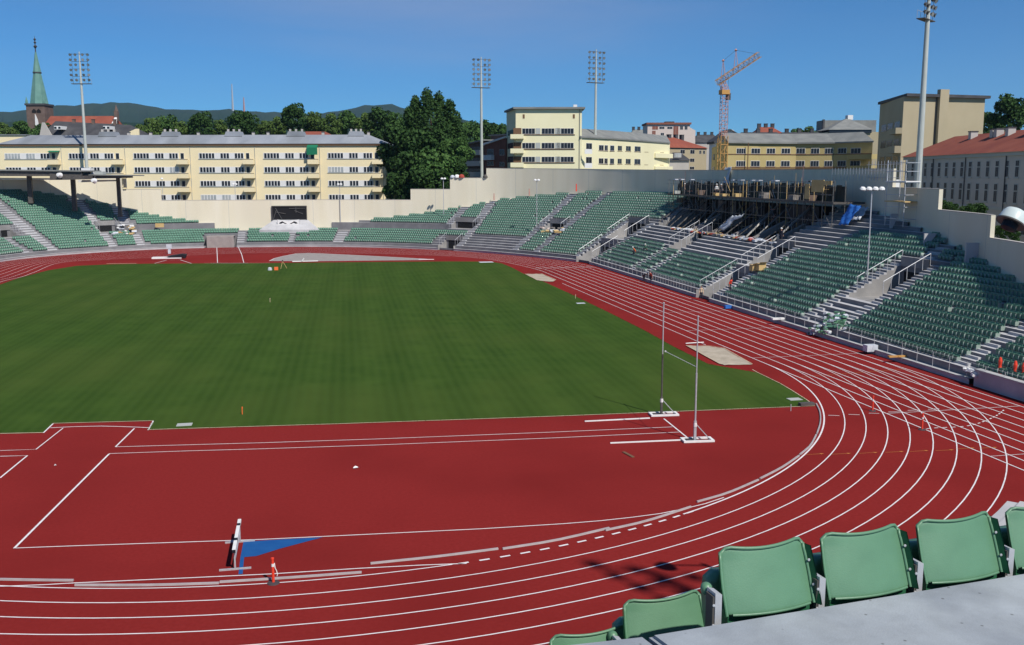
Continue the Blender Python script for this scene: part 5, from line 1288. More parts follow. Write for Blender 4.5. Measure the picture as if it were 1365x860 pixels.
# ---------- pole vault stands ----------
def vault(ub,vb,ut,vt,L,label,rail_px):
    p=onz(ub,vb); 
    ry=ray(ut,vt); dp=(p-C0)@FH; top=atd(ut,vt,dp)
    t=thing('pole_vault_stand',label,'vault stand',(p[0],p[1],0),R(-5)); h=top[2]
    o=MB()
    for a in ((-.75,1.05,-.42,-.30),(-.75,1.05,.30,.42),(-.75,-.60,-.30,.30),(.90,1.05,-.30,.30)): o.box(a[0],a[1],a[2],a[3],.02,.13)
    o.build('base_frame','white_paint',t)
    o=MB(); o.box(-.5,.15,-.28,.28,.03,.09); o.build('ballast','rubber',t)
    o=MB(); o.box(-.07,.07,-.07,.07,.05,1.2); o.tube((0,0,1.2),((top[0]-p[0])*0,0,h*.55),.055,k=8); o.build('lower_upright','steel_dark' if ub<900 else 'galv',t)
    o=MB(); o.tube((0,0,h*.52),(0,0,h),.038,k=8); o.lathe([(0,.06),(.06,.03),(.06,-.03),(0,-.06)],(0,0,h),8); o.build('upper_upright','galv',t)
    o=MB(); o.tube((.05,0,1.0),(.85,0,.12),.028,k=6); o.build('brace','galv',t)
    o=MB(); o.lathe([(.0,.16),(.1,.13),(.1,-.1),(0,-.12)],(0,0,.95),8); o.build('clamp','white_paint',t)
    a=onz(*rail_px[0]); b=onz(*rail_px[1]); a=a-p; b=b-p; rot=Matrix.Rotation(R(5),3,'Z'); a=rot@Vector(a); b=rot@Vector(b); o=MB(); d=(b-a).normalized(); n=Vector((-d.y,d.x,0))*.055; 
    A=[a-n,a+n,b+n,b-n]; o.poly([(q.x,q.y,.06) for q in A]); 
    for i in range(4): j=(i+1)%4; o.quad((A[i].x,A[i].y,.005),(A[j].x,A[j].y,.005),(A[j].x,A[j].y,.06),(A[i].x,A[i].y,.06))
    o.build('ground_rail','white_paint',t)
    return t,Vector((p[0],p[1],h))
t1,T1=vault(881.5,553.5,885.3,404,7.2,'far vault stand, dark lower pole, white base at the edge of the grass',[(779.5,562.3),(866,558)])
t2,T2=vault(926,588,932,422,6.8,'near vault stand with silver pole and white base on the red surface',[(813.5,591.3),(908,587.3)])
pr=MB(); a=atd(887,468.5,(np.array(T1)-C0)@FH); b=atd(928,489,(np.array(T2)-C0)@FH); pr.tube(a,b,.018,k=6); pr.tube(a-np.array([0,0,.05]),a+np.array([0,0,.05]),.05,k=5)
tag(pr.build('vault_crossbar','white_paint'),'thin white crossbar between the two vault stands','crossbar')
lm=MB(); strip([tuple(onz(885,558.5)[:2]),tuple(onz(919,586)[:2])],.09,.018,lm); tag(lm.build('box_line','lane_white',fixn=False),kind='structure')
# ---------- steeplechase barrier ----------
A=onz(311.8,733.5,.88); B=onz(319.3,693.5,.88); d=(B-A); L=float(np.linalg.norm(d[:2])); c=(A+B)/2; hz=.914
t=thing('steeplechase_barrier','black and white beam barrier on grey legs standing left of the blue marking','barrier',(c[0],c[1],0),math.atan2(d[1],d[0]))
tt=0
o=MB(); o.box(-L/2-.06,L/2+.06,-.0635,.0635,hz-.127,hz); bmn=o.build('beam','black_paint',t)
for (f0,f1) in ((0,.30),(.385,.80),(.885,1.03)):
    o=MB(); o.box(-L/2-.05+L*f0,-L/2-.05+L*f1,-.067,.067,hz-.124,hz+.003); o.build('white_band','white_paint',bmn)
for s in (-1,1):
    x=s*(L/2-.22); o=MB(); o.box(x-.035,x+.035,-.03,.03,0.06,hz-.127); o.build('leg','galv',t); o=MB(); o.box(x-.04,x+.04,-.6,.6,0.0,.06); o.build('foot','galv',t)
o=MB(); o.box(-L/2+.22,L/2-.22,-.02,.02,.35,.40); o.build('brace','galv',t)
# ---------- marker posts ----------
def post(u,v,h,label,base=True):
    p=onz(u,v); t=thing('marker_post',label,'marker post',(p[0],p[1],0),0,'orange-red marker posts on the track')
    o=MB()
    if base: o.lathe([(0.0,.055),(.10,.055),(.22,.04),(.24,0)],(0,0,0),8 if u>400 else 16); o.build('base','rubber',t)
    o=MB(); o.lathe([(.055,.04),(.048,h*.92),(.06,h*.94),(.06,h),(0,h+.02)],(0,0,0),12); pb=o.build('post','orange_red',t,smooth=False)
    for z in (.72,): o=MB(); o.lathe([(.056,h*(z-.06)),(.056,h*(z+.06))],(0,0,0),12); o.build('reflective_band','white_paint',pb)
    return t
t=post(364.5,777.5,1.0,'red marker post with fluttering white tape and black base beside the kerb rail')
o=MB(); 
pts_=[(.05,-.03,.8),(.07,-.06,.62),(.12,-.05,.5),(.15,-.06,.36),(.13,-.05,.28)]
for a,b in zip(pts_[:-1],pts_[1:]): o.quad((a[0],a[1],a[2]),(a[0]+.03,a[1],a[2]+.01),(b[0]+.03,b[1],b[2]+.01),(b[0],b[1],b[2]))
o.build('tape','white_paint',t)
post(1163,548,1.0,'red marker post on the bend crossing, left of the two small ones on the right'); post(1229,573,1.0,'red marker post at the curved dashed line, right of the two small ones')
# orange net rolls by the right front wall
for k,(u,v) in enumerate(((1319.5,505),(1331,512),(1337,512.5))):
    p=onz(u,v+22); X=atd(u,v,(np.array([48.0,-12.5,0])-C0)@FH); o=MB(); 
    zz=1.45; rr_=random.Random(k); 
    o.lathe([(.10,0),(.13,.3),(.10,.7),(.14,1.0),(.08,1.25),(0,1.3)],(0,0,0),9)
    q=[(47.9,-12.2),(48.0,-13.6),(48.1,-14.3)][k]; tag(o.build('orange_netting','orange_red',loc=(q[0],q[1],1.0)),['slim orange-red netting roll standing at the right front railing','thicker orange-red netting bundle, middle of three at the right railing','orange-red netting bundle nearest the right photo edge'][k],'netting')
# discus / training clutter on the far infield
p=onz(377,358); t=thing('survey_tripod','small wooden tripod with orange box standing on the far edge of the grass','tripod',(p[0],p[1],0))
t.scale=(.6,.6,.6)
for a in (0,2.1,4.2): o=MB(); o.tube((0,0,2.0),(math.cos(a)*1.1,math.sin(a)*1.1,0),.07,.05,5); o.build('leg','wood',t)
o=MB(); o.box(-.2,.2,-.2,.2,1.95,2.3); o.build('head','steel_dark',t)
p=onz(376,360); o=MB(); o.box(-.3,.3,-.2,.2,0,.5); tag(o.build('orange_crate','hi_vis',loc=(p[0]-.9,p[1],0)),'orange crate on the grass beside the small tripod','crate')
o=MB(); o.lathe([(0,.5),(.3,.4),(.35,0)],(0,0,0),8); tag(o.build('white_sack','tarp_white',loc=(p[0]-1.9,p[1],0)),'small white sack on the grass left of the orange crate','sack')
p=onz(407,350); o=MB(); o.tube((-2.2,0,.2),(2.2,.2,.2),.09,k=5); o.tube((-.6,0,.2),(-.2,0,.75),.09,k=5); tag(o.build('training_bar','white_paint',loc=(p[0],p[1],0)),'white bar lying at the far edge of the grass right of the tripod','bar')
p=onz(226,344.5); t=thing('landing_mat','white and dark blue landing mat at the far left of the infield','mat',(p[0],p[1],0))
o=MB(); o.box(-3.0,2.2,-.8,.8,0,.28); o.build('mat','white_paint',t); o=MB(); o.ext([(-.3,.42),(2.3,.42),(2.8,0),(3.0,.7),(2.2,.8)],-1.0,1.0); o.build('cover','black_paint',t)
p=onz(226,338.3); o=MB(); o.box(-.25,.25,-.2,.2,0,1.3); o.box(-.5,.5,-.3,.3,1.0,1.8); tag(o.build('small_sign','tarp_white',loc=(p[0],p[1],0)),'small pale sign box at the far left track edge above the mat','sign')
for k,(u,v,m,l,w_) in enumerate(((246,566.5,'panel_gray','small grey-green manhole cover in the grass by the throwing runway',.45),(1059,532.5,'panel_gray','grey square cover in the grass corner by the bend',.45),(774,404.5,'tarp_white','small white plate on the grass beside the right straight',.5),(648,349.6,'tarp_white','white plate at the far right corner of the grass',1.2))):
    p=onz(u,v); o=MB(); o.box(-w_,w_,-w_*.7,w_*.7,0,.03); 
    tag(o.build('access_cover',m,loc=(p[0],p[1],.008)),l,'cover')
for k,(u,v,l) in enumerate(((323,552.5,'thin orange peg in the grass near the throwing runway'),(767,398,'thin pale peg beside the right touchline'),(360,403,'tiny pale peg in the left middle of the pitch'))):
    p=onz(u,v); o=MB(); o.tube((0,0,0),(0,0,.5),.03,k=5); o.box(-.02,.05,-.02,.02,.4,.5); tag(o.build('ground_peg','hi_vis' if k==0 else 'lane_cream',loc=(p[0],p[1],0)),l,'peg')
for (u,v,l) in ((474,624,'crumpled pale paper scrap on the red surface above the steeplechase line'),(73.5,621,'tiny white scrap on the runway apron at the left')):
    p=onz(u,v); o=MB(); s=.12 if u>100 else .05; o.poly([(-s,-s*.6,.02),(s,-s,.05),(s*1.2,s*.5,.03),(0,s,.09),(-s,s*.4,.03)]); o.poly([(-s*.3,0,.03),(s*1.5,-s*.4,.06),(s*1.9,s*.2,.02)]); tag(o.build('paper_scrap','white_paint',loc=(p[0],p[1],.0)),l,'scrap')
p=onz(1075,541); o=MB(); o.box(-.5,.5,-.2,.2,.05,.22); o.tube((-.35,0,0),(-.35,0,.1),.05,k=5); o.tube((.35,0,0),(.35,0,.1),.05,k=5); tag(o.build('low_drain_box','steel_dark',loc=(p[0],p[1],0)),'low dark metal box at the grass corner inside the bend','box')
p=onz(1054,548); o=MB(); o.tube((0,0,0),(0,0,.45),.03,k=5); tag(o.build('short_stake','galv',loc=(p[0],p[1],0)),'short grey stake standing on the red apron near the grass corner','stake')
# debris in the stands
def scat(name,label,cat,boxes,mats):
    o=MB()
    for (u,v,s) in boxes:
        X=H(u,v,.1); X=X if X is not None else onz(u,v); T4=Matrix.Translation(Vector(X)+Vector((0,0,s*.35)))@Matrix.Rotation(random.uniform(0,3),4,'Z')@Matrix.Rotation(random.uniform(-.4,.4),4,'X'); o.mi=random.randrange(len(mats)); o.box(-s,s,-s*.6,s*.6,-s*.35,s*.35,T4)
    return tag(o.build(name,mats,fixn=False),label,cat,kind='stuff')
scat('loose_green_seats','heap of loose green seat shells lying on the bare rows left of the large stairway','seat parts',[(random.uniform(1098,1128),random.uniform(418,440),random.uniform(.15,.3)) for k in range(45)],['seat_green','seat_fg','tarp_white'])
scat('white_debris','white wrapping and scraps at the foot of the bare rows','debris',[(random.uniform(1076,1106),random.uniform(434,446),random.uniform(.1,.25)) for k in range(26)],['tarp_white','white_paint','seat_fg'])
scat('white_debris','pale bundles in the front corner below the near stairway','debris',[(random.uniform(1287,1302),random.uniform(493,503),random.uniform(.12,.25)) for k in range(12)],['tarp_white','white_paint'])
scat('crate_debris','boxes and sacks on the landing of the far bend stairway','debris',[(random.uniform(722,752),random.uniform(304,311),random.uniform(.2,.5)) for k in range(18)],['tarp_white','wood','debris','pink_wall'])
scat('crate_debris','white and brown rubbish beside the left stairway doorway','debris',[(random.uniform(150,180),random.uniform(300,314),random.uniform(.2,.5)) for k in range(26)],['tarp_white','wood','white_paint'])
def boxat(u,v,sx,sy,sz,m,name,label,cat,hh=.1):
    X=H(u,v,hh); X=X if X is not None else onz(u,v); o=MB(); o.box(-sx/2,sx/2,-sy/2,sy/2,0,sz); 
    if name=='cardboard_box': o.box(-sx/2-.01,sx/2+.01,-.03,.03,0,sz+.005); o.quad((-sx/2,-sy/2,sz),(sx/2,-sy/2,sz),(sx/2,-sy/2-.3,sz+.2),(-sx/2,-sy/2-.3,sz+.2))
    return tag(o.build(name,m,loc=tuple(X)),label,cat)
boxat(1006,361,1.0,.9,.75,'wood','cardboard_box','left of the two tan cardboard boxes at the middle stairway','box'); boxat(1014,360,.9,.9,.8,'wood','cardboard_box','right of the two tan cardboard boxes at the middle stairway','box')
boxat(213,303,1.7,.6,.8,'wood','wooden_crate','brown wooden crate on the walkway of the far left stand','crate')
boxat(1160,468,1.0,.7,.55,'tarp_white','wrapped_bundle','white wrapped bundle on the coping of the right front wall','bundle'); boxat(1196,476,1.6,.3,.12,'crane_orange','yellow_board','yellow board lying on the front wall coping right of the white bundle','board'); boxat(972,411,1.1,.5,.35,'tarp_blue','blue_bag','bright blue bag on the front row by the tunnel gate','bag'); boxat(1037,426,1.3,.4,.18,'white_paint','white_sheet_stack','small stack of white sheets on the front wall coping','stack')
for (u,v,s) in ((1229,299,0),(1222,0,0)): pass
# grey stair head walls at the top of the right stand
for k,(u,v) in enumerate(((1231,326),(1286,350),(1186,302))):
    X=H(u,v,.1)
    if X is None: continue
    o=MB(); w=[.55,.8,.4][k]; h=[1.3,2.0,1.6][k]; o.ext([(0,0),(w*.7,0),(w*2.2,h),(0,h)],-.12,.12)
    ob=o.build('stair_head_wall','concrete',loc=(X[0],X[1],X[2]-.2)); ob.rotation_euler.z=R(-15); tag(ob,['pale concrete stair head wall at the top of the right stand, middle one','largest pale wedge of concrete at the stair head by the right wall','small pale concrete wedge at the top row near the wall step'][k],'stair wall')
for k,(u,v) in enumerate(((661,262),(708,256),(771,250))):
    p,n_=wallpt(u); z=zat(p[0],p[1],v+5); o=MB(); o.ext([(-.12,0),(.12,0),(.08,1.5),(-.08,1.5)],-.06,.06); tag(o.build('orange_barrier_board','crane_red' if k<2 else 'orange_red',loc=(p[0]-n_[0]*.9,p[1]-n_[1]*.9,z)),'orange-red warning board against the cream wall above the far bend, '+['left','middle','right'][k]+' one','warning board')
# debris on the lower wall step by the clump of trees
for k,(u,m,s,cat,l) in enumerate(((597,'tarp_white',.5,'sack','white sack at the left end of the wall top step'),(603,'pink_wall',.45,'sack','pale pink sack on the wall top'),(610,'white_paint',.6,'barrel','white round drum on the wall top beside the red pile'),(616,'red_cloth',.65,'pile','bright red pile of tarpaulin on the wall top below the brick house'),(647,'steel_dark',.6,'box','dark box on the wall top next to the higher step'))):
    p,n_=wallpt(u if u>602 else 603+k*1.5); z=hts[int(np.argmin(abs(us-(u if u>602 else 603+k*1.5))))]+.05; o=MB(); o.lathe([(s,0),(s*.95,s*.5),(s*.6,s*1.0),(0,s*1.15)],(0,0,0),9); tag(o.build('wall_top_'+cat,m,loc=(p[0]+n_[0]*.2,p[1]+n_[1]*.2,z)),l,cat)
# ---------- big lamp head at the right edge ----------
D=26; X=atd(1352,289,D)
LK=26/44.
t=thing('area_lamp','large pale green-white lamp head with dark underside at the right edge of the photo','lamp',tuple(X),0)
ax=Vector(RT)*.0+Vector((0,0,1)); dirn=(Vector(RT)*0.42+Vector((0,0,1))*0.75+Vector(FW)*0.15).normalized()
o=MB(); o.lathe([(a*LK,b*LK) for a,b in [(.62,-.34),(.62,-.30),(.55,.10),(.46,.26),(.22,.36),(0,.38)]],(0,0,0),28,axis=dirn); o.build('shade','lamp_shell',t,smooth=True)
o=MB(); o.lathe([(a*LK,b*LK) for a,b in [(0,-.30),(.60,-.33),(.66,-.36),(.66,-.30)]],(0,0,0),28,axis=dirn); o.build('reflector','steel_dark',t)
o=MB(); o.lathe([(a*LK,b*LK) for a,b in [(.35,-.34),(.33,-.62),(0,-.72)]],(0,0,0),14,axis=dirn); o.build('bulb_housing','black_paint',t)
rtv=Vector(RH); o=MB(); o.tube(rtv*.15+Vector((0,0,.05)),rtv*1.6+Vector((0,0,.0)),.05,k=8); o.build('arm','galv',t)
o=MB(); zg=X[2]; o.tube(rtv*1.6+Vector((0,0,.2)),rtv*1.6+Vector((0,0,-zg)),.09,k=10); o.build('post','galv',t)
# ---------- people ----------
def person(loc,rz,pose,top,legs,label,helmet=None,scale=1.0,skin='skin'):
    J=pose; V=[Vector(v) for v in J['v']]; E=J['e']; Rr=J['r']
    me=bpy.data.meshes.new('person'); me.from_pydata([tuple(v) for v in V],E,[]); o=bpy.data.objects.new('person',me); COL.objects.link(o)
    md=o.modifiers.new('s','SKIN'); 
    for i,r_ in enumerate(Rr): me.skin_vertices[0].data[i].radius=(r_,r_*.85 if i in (1,2,3) else r_)
    me.skin_vertices[0].data[0].use_root=True
    sb=o.modifiers.new('d','SUBSURF'); sb.levels=1; sb.render_levels=1
    dg=bpy.context.evaluated_depsgraph_get(); m2=bpy.data.meshes.new_from_object(o.evaluated_get(dg)); bpy.data.objects.remove(o)
    for n_ in (top,legs,skin): m2.materials.append(M[n_])
    # material by nearest skeleton joint
    for p in m2.polygons:
        c=p.center; k=min(range(len(V)),key=lambda i:(V[i]-c).length-Rr[i]*.5); p.material_index=J['m'][k]; p.use_smooth=True
    ob=bpy.data.objects.new('person',m2); COL.objects.link(ob); ob.location=loc; ob.rotation_euler=(0,0,rz); ob.scale=(scale,)*3
    tag(ob,label,'person')
    hd=V[J['head']]
    if helmet:
        h=MB(); h.lathe([(.135,0.0),(.15,.01),(.125,.06),(.08,.11),(0,.13)],tuple(hd+Vector((0,0,.0))),12); q=h.build('helmet',helmet,ob,smooth=True)
    else:
        h=MB(); h.lathe([(.105,0.0),(.112,.04),(.09,.09),(0,.12)],tuple(hd+Vector((0,.02,-.01))),10); h.build('hair','rubber',ob,smooth=True)
    return ob
#          0 pelvis 1 belly 2 chest 3 neckbase 4 neck 5 head 6 headtop
stand={'v':[(0,0,.95),(0,0,1.12),(0,0,1.32),(0,0,1.44),(0,0,1.52),(0,-.02,1.62),(0,-.01,1.72),
 (-.1,0,.88),(-.11,0,.5),(-.12,0,.1),(-.12,-.14,.05),(.1,0,.88),(.11,-.03,.5),(.13,.02,.1),(.13,-.13,.05),
 (-.19,0,1.40),(-.24,.02,1.12),(-.24,-.10,.88),(-.24,-.14,.80),(.19,0,1.40),(.25,.02,1.12),(.26,-.10,.88),(.26,-.14,.80)],
 'e':[(0,1),(1,2),(2,3),(3,4),(4,5),(5,6),(0,7),(7,8),(8,9),(9,10),(0,11),(11,12),(12,13),(13,14),(3,15),(15,16),(16,17),(17,18),(3,19),(19,20),(20,21),(21,22)],
 'r':[.15,.13,.16,.12,.06,.095,.08,.10,.075,.05,.045,.10,.075,.05,.045,.065,.05,.04,.04,.065,.05,.04,.04],'m':[1,0,0,0,2,2,2,1,1,1,1,1,1,1,1,0,0,2,2,0,0,2,2],'head':6}
def bend(P,ang,piv=.95,keep=(0,7,8,9,10,11,12,13,14)):
    q=dict(P); v=[]
    for i,p in enumerate(P['v']):
        if i in keep: v.append(p)
        else:
            y,z=p[1],p[2]-piv; v.append((p[0],y*math.cos(ang)-z*math.sin(ang),piv+y*math.sin(ang)+z*math.cos(ang)))
    q['v']=v; return q
bent=bend(stand,R(70)); lean=bend(stand,R(25))
crouch=bend(stand,R(35),.95); cv=list(crouch['v']); 
def cr(i,p): cv[i]=p
for i in list(range(0,7))+list(range(15,23)): cv[i]=(cv[i][0],cv[i][1],cv[i][2]-.5)
cr(7,(-.12,-.05,.42)); cr(8,(-.17,-.42,.46)); cr(9,(-.15,-.18,.08)); cr(10,(-.15,-.33,.05)); cr(11,(.12,-.05,.42)); cr(12,(.17,-.42,.46)); cr(13,(.15,-.18,.08)); cr(14,(.15,-.33,.05)); crouch['v']=cv
toC=lambda p:math.atan2(C0[1]-p[1],C0[0]-p[0])+math.pi/2
p=onz(858,375.5); person((p[0],p[1],0),toC(p)+.9,bent,'dark_cloth','dark_cloth','person in dark clothes bending over at the track edge by the bare front rows')
p=onz(867,377.5); person((p[0]+.1,p[1],0),toC(p)-.8,lean,'red_cloth','dark_cloth','person in a dull red top leaning forward at the track edge beside the bent person')
X=H(847,338,.1); person((X[0],X[1],X[2]-.1),toC(X)-1.2,crouch,'hi_vis','dark_cloth','worker in orange vest and white helmet crouching among the green seats','white_paint')
X=H(860,334,.1); person((X[0],X[1],X[2]-.1),toC(X),crouch,'seat_green','dark_cloth','worker in green with a white helmet crouching right of the orange-vested worker','white_paint')
X=H(1043,322,.1); person((X[0]-.2,X[1],X[2]-.2),toC(X)+2.4,stand,'dark_cloth','dark_cloth','person in dark clothes and white helmet at the head of the middle stairway','white_paint',1.05)
X=onz(936,405); person((46.3,38.2,0.02),toC(X),stand,'lane_cream','dark_cloth','person in a cream shirt standing at the track-level tunnel gate')
X=H(958,397,.1); person((48.2,34.3,1.45),toC(X)+1,lean,'orange_red','dark_cloth','person in bright red leaning in the front rows beside the tunnel gate')
p,n_=wallpt(941); 
for k,(dy,c,l) in enumerate(((0,'white_paint','person in white standing on the scaffold against the grey wall left of the crane'),(-2.2,'dark_cloth','person in dark clothes on the scaffold just right of the one in white'))):
    person((63.2-k*.2,73.5+dy,11.76),toC(p),stand,c,'dark_cloth',l,'white_paint')
X=onz(900,250); 
p=np.array([60.4,80.0]); person((62.8,86.0,11.76),toC(p)+1.5,stand,'brick_dark','dark_cloth','person in brown at the left end of the scaffold platform','white_paint')
# ---------- foreground slab and seats ----------
E0=onz(868,845,13.3); E1=onz(1365,763,13.3); dr=(E1-E0)[:2]; dr/=np.linalg.norm(dr); nr=np.array([dr[1],-dr[0]])   # nr points towards the camera side
if nr[1]>0: nr=-nr
EL=onz(700,861.5,13.3); EL2=onz(858,844.3,13.3)
def slab(name,P,z1,z0,m='slab_top'):
    b=bmesh.new(); vs=[b.verts.new((p[0],p[1],z1)) for p in P]; f=b.faces.new(vs)
    if f.normal.z<0: f.normal_flip()
    r=bmesh.ops.extrude_face_region(b,geom=[f]); 
    for v in [g for g in r['geom'] if isinstance(g,bmesh.types.BMVert)]: v.co.z=z0
    bmesh.ops.recalc_face_normals(b,faces=b.faces)
    bmesh.ops.bevel(b,geom=[e for e in b.edges if all(abs(v.co.z-z1)<1e-5 for v in e.verts)],offset=0.015,segments=2,affect='EDGES')
    me=bpy.data.meshes.new(name); b.to_mesh(me); b.free(); me.materials.append(M[m]); o=bpy.data.objects.new(name,me); COL.objects.link(o); return o
e0=E0[:2]-dr*0.01; e1=E1[:2]+dr*6
s1=slab('paving_slab',[e0,e1,e1+nr*2.6,e0+nr*2.6+dr*0.35],13.3,12.75); s1.parent=ns
dl=(EL2-EL)[:2]; dl/=np.linalg.norm(dl); nl=np.array([dl[1],-dl[0]]); nl=nl if nl[1]<0 else -nl
e2=EL2[:2]-dr*0.0; e3=EL[:2]-dl*8
s2=slab('paving_slab',[e3,e2,e0+nr*2.6+dr*0.32,e3+nl*2.6],13.292,12.75); s2.parent=ns
t=MB()
for (a,b,n) in ((e3,e2,nl),(e0,e1,nr)):
    a=a+n*0.06; b=b+n*0.06; t.quad((*a,10.2),(*b,10.2),(*b,12.76),(*a,12.76))
t.build('riser_wall','concrete',ns,fixn=False)
def grid_shell(nx,nz,fn,thick):
    V=[];F=[]
    for j in range(nz+1):
        for i in range(nx+1): V.append(fn(i/nx,j/nz,0))
    n=len(V)
    for j in range(nz+1):
        for i in range(nx+1): V.append(fn(i/nx,j/nz,thick))
    id=lambda i,j,s=0: s*n+j*(nx+1)+i
    for j in range(nz):
        for i in range(nx):
            F.append((id(i,j),id(i+1,j),id(i+1,j+1),id(i,j+1))); F.append((id(i,j+1,1),id(i+1,j+1,1),id(i+1,j,1),id(i,j,1)))
    for i in range(nx): F.append((id(i,nz),id(i+1,nz),id(i+1,nz,1),id(i,nz,1))); F.append((id(i,0,1),id(i+1,0,1),id(i+1,0),id(i,0)))
    for j in range(nz): F.append((id(0,j),id(0,j+1),id(0,j+1,1),id(0,j,1))); F.append((id(nx,j,1),id(nx,j+1,1),id(nx,j+1),id(nx,j)))
    o=MB(); o.v=V;o.f=F;o.m=[0]*len(F); return o
WB=0.440; HB=0.262
def ptube(o,P,r,k=8):
    P=[Vector(p) for p in P]; n0=len(o.v); up=None
    for i,p in enumerate(P):
        d=(P[min(i+1,len(P)-1)]-P[max(i-1,0)]).normalized(); u=Vector((0,1,0)); u=(u-d*u.dot(d)).normalized(); w=d.cross(u)
        for j in range(k): t=2*math.pi*j/k; o.v.append(tuple(p+(u*math.cos(t)+w*math.sin(t))*r))
    for i in range(len(P)-1):
        for j in range(k): j2=(j+1)%k; o.f.append((n0+i*k+j,n0+i*k+j2,n0+(i+1)*k+j2,n0+(i+1)*k+j)); o.m.append(0)
def fgseat(label):
    t=thing('tip_up_seat',label,'seat')
    # local: x along the row, -y away from camera (towards pitch), z up. z=0 at slab level
    def back(u,w,th):
        x=(u-0.5)*WB; z=0.045+w*HB
        # rounded upper corners: pull top down near the sides
        e=abs(2*u-1); 
        if w>0.80: z-=max(0,(e-0.86))/0.14*0.035*((w-0.8)/0.2)**1.5
        x*=1-0.075*max(0,w-0.45)**1.3*(1 if u>.5 else 1.7)
        y=-0.035*(2*u-1)**2*1.0+0.030-0.10*w+0.02*w*w*0
        z+=0.018*(2*u-1)**2*(1 if w>.9 else 0)
        return (x,y-th,z)
    o=grid_shell(18,14,back,0.012); b=o.build('backrest',['seat_fg'],t,smooth=True)
    md=b.modifiers.new('s','SUBSURF'); md.levels=1; md.render_levels=1
    # rim flange all round
    rm=MB()
    path=[(0,j/14) for j in range(15)]+[(i/18,1) for i in range(1,19)]+[(1,1-j/14) for j in range(1,15)]
    pts_=[Vector(back(a,c,0)) for a,c in path]
    ptube(rm,[a+Vector((0,0.004,0)) for a in pts_],0.0075)
    rm.build('rim','seat_fg',b,smooth=True)
    # side wings (darker inner flange with bolts)
    for sx in (-1,1):
        wg=MB(); ps=[Vector(back(0.5+sx*0.5,j/8*0.93,0)) for j in range(9)]
        for a,c in zip(ps[:-1],ps[1:]):
            wa=0.040 if sx>0 else 0.016
            wg.quad(a,c,c+Vector((sx*0.012,wa,0)),a+Vector((sx*0.012,wa,0))); wg.quad(a+Vector((sx*.006,-0.004,0)),c+Vector((sx*.006,-0.004,0)),c+Vector((sx*0.018,wa,0)),a+Vector((sx*0.018,wa,0)))
        wg.build('side_flange','seat_dark',b,fixn=False)
        for zz in ((0.10,0.20) if sx>0 else ()):
            p=Vector(back(0.5+sx*0.5,(zz-0.02)/HB,0)); q=MB(); q.lathe([(0,0.004),(0.006,0.003),(0.007,0)],p+Vector((sx*0.008-0.006*sx,0.022,0)),8,axis=(-0.2*sx,1,0)); q.build('bolt','galv',b)
    # bottom lip
    lp=MB(); ps=[Vector(back(i/18,0,0)) for i in range(1,18)]
    ptube(lp,[a+Vector((0,0.002,0.004)) for a in ps],0.0065)
    lp.build('lower_lip','seat_fg',b,smooth=True)
    # folded pan in front
    def pan(u,w,th):
        x=(u-0.5)*0.40; e=abs(2*u-1); z=-0.12+w*0.29; y=-0.10-0.03*math.sin(w*math.pi)-th*3.5
        if w>.8: z-=max(0,e-0.82)/0.18*0.03
        return (x-0.015,y-0.05*w,z)
    o=grid_shell(10,8,pan,0.022); o.build('seat_pan','seat_fg',t,smooth=True)
    # dark underside block
    o=MB(); o.box(-WB/2+0.012,WB/2-0.012,-0.14,-0.015,-0.16,0.052); o.build('pan_hinge','seat_dark',t)
    # left bracket
    br=MB(); x=-WB/2-0.052
    br.ext([(x-0.016,-0.2),(x+0.016,-0.2),(x+0.016,0.155),(x-0.016,0.165)],-0.06,0.012); 
    br.build('bracket','galv',t)
    bk=MB(); bk.box(x-0.026,x-0.017,-0.05,0.008,-0.2,0.15); bk.build('bracket_plate','steel_dark',t)
    for zz in (0.02,0.11):
        q=MB(); q.lathe([(0,0.004),(0.006,0.003),(0.007,0)],(x-0.021,0.009,zz),8,axis=(0,1,0)); q.build('bolt','galv',t)
    ar=MB(); ar.box(x-0.028,x+0.022,-0.115,-0.062,0.115,0.172); a=ar.build('arm_pad','seat_fg',t,smooth=False)
    md=a.modifiers.new('b','BEVEL'); md.width=0.024; md.segments=4
    for p in a.data.polygons: p.use_smooth=True
    return t
def onplane(u,v,P,d):
    r=ray(u,v); n=np.array([d[1],-d[0]]); tt=((P-C0[:2])@n)/(r[:2]@n); return C0+r*tt
SP=E0[:2]-nr*0.075      # seat row plane, just beyond the slab edge
rz=math.atan2(dr[1],dr[0])
# check orientation: local +y must point to the camera side
ly=np.array([-math.sin(rz),math.cos(rz)])
flip = (ly@nr)<0
specs=[(1030,'large green seat back, leftmost of the full-height foreground row',0),(1162,'large green foreground seat back, second from left in the full-height row',0),(1286,'large green foreground seat back, third from left in the full-height row',0),(1401,'large green seat back cut off by the right edge of the photo',0)]
for (u,lb,dz) in specs:
    p=onplane(u,770,SP,dr); s=fgseat(lb); s.location=(p[0],p[1],13.235+dz); s.rotation_euler=(0,0,rz+math.pi if flip else rz); s['group']='foreground seats'; s.scale=(-1,1,1)
# lower seats at the left
p=onplane(894,830,SP-nr*0.62,dr); s=fgseat('lower green foreground seat back, half hidden by the pale slab'); s.location=(p[0],p[1],12.745); s.rotation_euler=(0,0,rz+math.pi if flip else rz); s['group']='foreground seats'; s.scale=(-1,1,1)
p=onplane(797,850,SP-nr*0.66,dr); s=fgseat('lowest foreground seat, only its curved top rim showing above the slab'); s.location=(p[0],p[1],12.60); s.rotation_euler=(0,0,rz+math.pi if flip else rz); s['group']='foreground seats'; s.scale=(-1,1,1)
